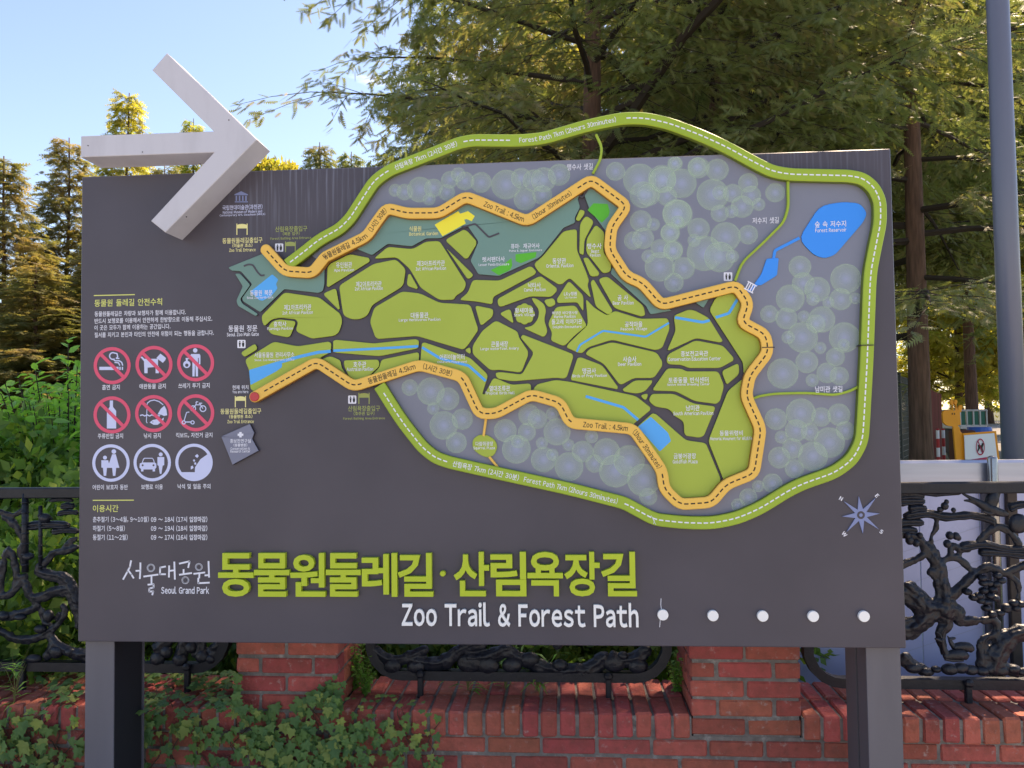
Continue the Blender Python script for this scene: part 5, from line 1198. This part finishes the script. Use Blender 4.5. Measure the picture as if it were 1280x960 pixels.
for i, (x, Y, s) in enumerate(((-2.6, 1.35, .9), (-1.9, 1.2, .95), (-1.2, 1.3, .9), (-.5, 1.3, .8), (.2, 1.25, .75), (.9, 1.2, .8), (-2.2, 2.1, 1.2), (-1.2, 2.2, 1.1))):
    plant_tree('low_shrub', low_b, (x, Y, 0), i*1.3, (s, s*1.15), M_lf_dark, ['dense low bush behind the fence at the far left', 'dense low bush seen through the bamboo ironwork', 'low bush behind the left sign post', 'low bush behind the ivy clad pillar', 'low bush behind the middle fence panel, left part', 'low bush behind the middle fence panel, right part', 'second row bush behind the left fence', 'second row bush behind the left sign post'][i], 'bush', 'low bushes behind the fence')
# ground cover
gpos = np.stack([NR.uniform(-5, 8, 26000), NR.uniform(.8, 14, 26000)**1.0, np.zeros(26000)], 1); gd = NR.normal(0, .35, (26000, 3))+np.array([0, 0, 1.]); tg = (np.array([(-.012, 0, 0), (.012, 0, 0), (.0, .03, .0), (1, 0, 0)]), None)
tV = np.array([(0, -.012, 0), (0, .012, 0), (.22, 0, 0)]); V, F = place(tV, np.array([(0, 1, 2)]), gpos, gd, NR.normal(0, 1, (26000, 3)), NR.uniform(.5, 1.4, 26000))
me = mesh_np('grass', V, F); set_tone(me, NR.random(26000)); o = link('grass', me, M_lf_shrub); tag(o, 'rough green grass on the ground behind the wall', 'grass', kind='stuff')
# far wood closing the background
def far_wood(name, px0, px1, Y, ztop, n, lm, label, seed):
    rg = np.random.default_rng(seed); xa, xb = at(px0, 515, Y).x, at(px1, 515, Y).x
    x = rg.uniform(xa, xb, n); z = ztop*(.75+.25*np.sin(x*.35+seed)*np.cos(x*.13))*rg.random(n)**.75; y = Y+rg.uniform(0, 5, n)+1.5*np.sin(x*.8)*np.cos(z*.7)
    t = leaf_tri(.55, .18); V, F = place(t[0], t[1], np.stack([x, y, z], 1), rg.normal(0, 1, (n, 3)), rg.normal(0, 1, (n, 3)), rg.uniform(.5, 1.2, n))
    me = mesh_np(name, V, F); set_tone(me, np.repeat(np.clip(.5+.3*np.sin(x*.9)*np.cos(z*.8)+rg.normal(0, .2, n), 0, 1), 2)); o = link(name, me, lm); tag(o, label, 'wood', kind='stuff')
far_wood('distant_wood', -500, 300, 56, 15, 80000, M_lf_rust, 'far brown wood filling the left background', 3)
far_wood('distant_wood', 440, 1900, 90, 30, 60000, M_lf_gold, 'far yellow green wood behind the redwoods at the right', 4)

# ---- ivy on the wall
def ivy_leaf():
    o_ = [(0, 0), (.22, -.10), (.50, .02), (.36, .22), (.52, .48), (.24, .52), (0, .98), (-.24, .52), (-.52, .48), (-.36, .22), (-.50, .02), (-.22, -.10)]
    V = [(0, .25, .06)]+[(x, y, -.05*abs(x)) for x, y in o_]; F = [(0, i+1, (i+1) % 12+1) for i in range(12)]
    return np.array(V), np.array(F)
IV = ivy_leaf()
def ivy_density(px, py):
    # bare patches follow the photograph
    if px < 110: top = 835 if px > 45 else 885
    elif px < 300: top = 838
    elif px < 420: top = 868+max(0, 1-abs(px-345)/45)*42-25*max(0, (px-385)/35)
    elif px < 520: top = 868
    else: top = 868+(px-520)*.9
    if py < top: return 0
    d = 1.0
    if px > 430: d *= max(0, 1-(px-430)/140)**.7*(.55 if py < 900 else .95)
    if 10 < px < 62 and 855 < py < 888: d *= .05
    if 170 < px < 300 and py > 925: d *= .25
    if 60 < px < 110 and 870 < py: d *= .35
    if px < 60 and py > 890: d *= .9
    if 200 < px < 300 and 880 < py < 925: d *= .45
    if 300 < px < 420 and py < 905: d *= .55
    return d
def ivy(name, label, xa, xb, n, seed, extra=()):
    rg = random.Random(seed); root_ = empty(name, at((xa+xb)/2, 950, WY-.02), label, 'ivy', 'ivy on the brick wall'); L_ = []
    tries = 0
    while len(L_) < n and tries < n*30:
        tries += 1; px = rg.uniform(xa, xb); py = rg.uniform(834, 1010)
        cl = .5+.5*math.sin(px*.09+seed)*math.sin(py*.13+px*.03)
        if rg.random() > ivy_density(px, py)*(.35+.65*cl): continue
        in_p = any(a-.01 < at(px, py, WY).x < b+.01 for a, b in pil)
        v = at(px, py, WY-.03-rg.random()*.05)
        top = (not in_p) and v.z > zc-.005
        if top:    # leaves lying on the coping
            dd = (v-CAM); t = (zc+.02+rg.random()*.03-CAM.z)/dd.z; v = CAM+dd*t
            if v.y > WY+.5: v.y = WY+.25+rg.random()*.2; 
        L_.append((v, top, rg.uniform(.020, .046)*(.8 if px > 440 else 1)))
    for px, py in extra: L_.append((at(px, py, WY-.02), False, rg.uniform(.028, .045)))
    vs = []
    for k in range(4):
        V = IV[0].copy(); V[:, 2] += .10*np.sin(V[:, 0]*5+k*1.7)+.05*k/4*V[:, 1]; me = mesh_np('ivy_leaf', V, IV[1]); set_tone(me, [[.1, .3, .5, .85][k]]*12); me.materials.append(M_lf_ivy); vs.append(me)
    st_v, st_f, st_t = [], [], []
    L_.sort(key=lambda q: -q[2])
    for i, (v, top, s) in enumerate(L_):
        down = Vector((rg.uniform(-.6, .6), 0, -1)).normalized(); nrm = Vector((rg.uniform(-.5, .5), -1, rg.uniform(.0, .9))).normalized()
        if top: down = Vector((rg.uniform(-.8, .8), -1, -.2)).normalized(); nrm = Vector((rg.uniform(-.3, .3), rg.uniform(-.7, .1), 1)).normalized()
        nrm = (nrm-down*nrm.dot(down)).normalized(); sx = down.cross(nrm)
        if i < 200:
            o = bpy.data.objects.new('leaf', vs[rg.randrange(4)]); COL.objects.link(o); o.parent = root_
            m = Matrix((sx, down, nrm)).transposed().to_4x4(); o.matrix_local = Matrix.Translation(v-ORG[root_]) @ m @ Matrix.Scale(s, 4)
        else:
            b = len(st_v); st_v += [tuple(v+sx*(q[0]*s)+down*(q[1]*s)+nrm*(q[2]*s)) for q in IV[0]]; st_f += [tuple(j+b for j in f) for f in IV[1]]; st_t += [rg.choice([.1, .3, .5, .85])]*12
    if st_v:
        o = obj('small_leaves', st_v, st_f, M_lf_ivy, root_); set_tone(o.data, st_t); o['kind'] = 'stuff'
    # stems
    mb = MB()
    for k in range(16):
        px = rg.uniform(xa, xb); py = 965; pts = []
        for j in range(9):
            if ivy_density(px, py) <= 0 and j > 3: break
            pts.append(at(px, py, WY-.008-rg.random()*.01)); px += rg.uniform(-16, 16); py -= rg.uniform(8, 18)
        if len(pts) > 3: mb.tube(pts, [.003-.002*j/len(pts) for j in range(len(pts))], 5)
    if mb.v: mb.build('stems', mat('ivy_stem', (.10, .06, .04), rough=.9), root_)
ivy('ivy_plant', 'ivy trailing over the coping at the far left of the wall', -60, 104, 400, 1)
ex = [(335+random.gauss(0, 8), 900-i*2.2) for i in range(10)]+[(372+i*3.2+random.gauss(0, 5), 880-i*1.6+random.gauss(0, 6)) for i in range(18)]
ivy('ivy_plant', 'thick ivy covering the wall and pillar between the left post and the middle fence', 150, 565, 1150, 2, ex)
# weeds on the coping
def weed(px, py, n, h, label, seed, broad=True, m=M_lf_shrub):
    rg = random.Random(seed); dd = at(px, py, 1.0)-CAM; base = CAM+dd*((zc-.005-CAM.z)/dd.z)
    if base.y > WY+.32: base.y = WY+.30
    if base.y < WY: base.y = WY+.02
    root_ = empty('weed', base, label, 'weed', 'weeds growing from the coping'); mb = MB(); lv, lf, lt = [], [], []
    for k in range(n):
        a = rg.uniform(0, 6.28); L_ = h*rg.uniform(.5, 1.1); sp = rg.uniform(.1, .6); pts = [base+Vector((math.cos(a)*sp*L_*t*t, math.sin(a)*sp*L_*t*t*.7, L_*(t-.25*t*t*sp))) for t in (0, .33, .66, 1)]
        mb.tube(pts, [.0016, .0013, .001, .0006], 4)
        for j in range(14 if broad else 3):
            t = rg.random(); q = pts[0].lerp(pts[3], t)+Vector((0, 0, .25*(1-t)*t*L_)); d = Vector((rg.uniform(-1, 1), rg.uniform(-1, 1), rg.uniform(-.2, .8))).normalized(); s = d.cross(Vector((0, 0, 1))).normalized(); l = rg.uniform(.012, .026) if broad else rg.uniform(.05, .11); w_ = l*(.35 if broad else .06)
            b = len(lv); lv += [tuple(q), tuple(q+d*l*.5+s*w_), tuple(q+d*l-Vector((0, 0, l*.25))), tuple(q+d*l*.5-s*w_)]; lf += [(b, b+1, b+2, b+3)]; lt.append(rg.random())
    mb.build('stems', mat('weed_stem', (.12, .13, .04), rough=.8), root_); o = obj('leaves', lv, lf, m, root_); set_tone(o.data, lt); o['kind'] = 'stuff'
weed(445, 862, 30, .20, 'bushy little weed at the foot of the ivy clad pillar', 1)
weed(458, 868, 22, .14, 'small leafy weed in front of the corner of the middle fence', 2)
weed(632, 862, 9, .17, 'grassy weed with long blades in the middle of the coping', 3, False)
weed(672, 866, 8, .20, 'thin bending grass weed right of the long bladed one', 4, False)
weed(585, 864, 7, .12, 'short grass tuft on the coping left of the long bladed weed', 5, False)
weed(846, 866, 22, .16, 'leafy weed squeezed between the middle fence and the right pillar', 6)
weed(18, 880, 8, .24, 'long bladed green weed hanging over the left end of the coping', 7, False)
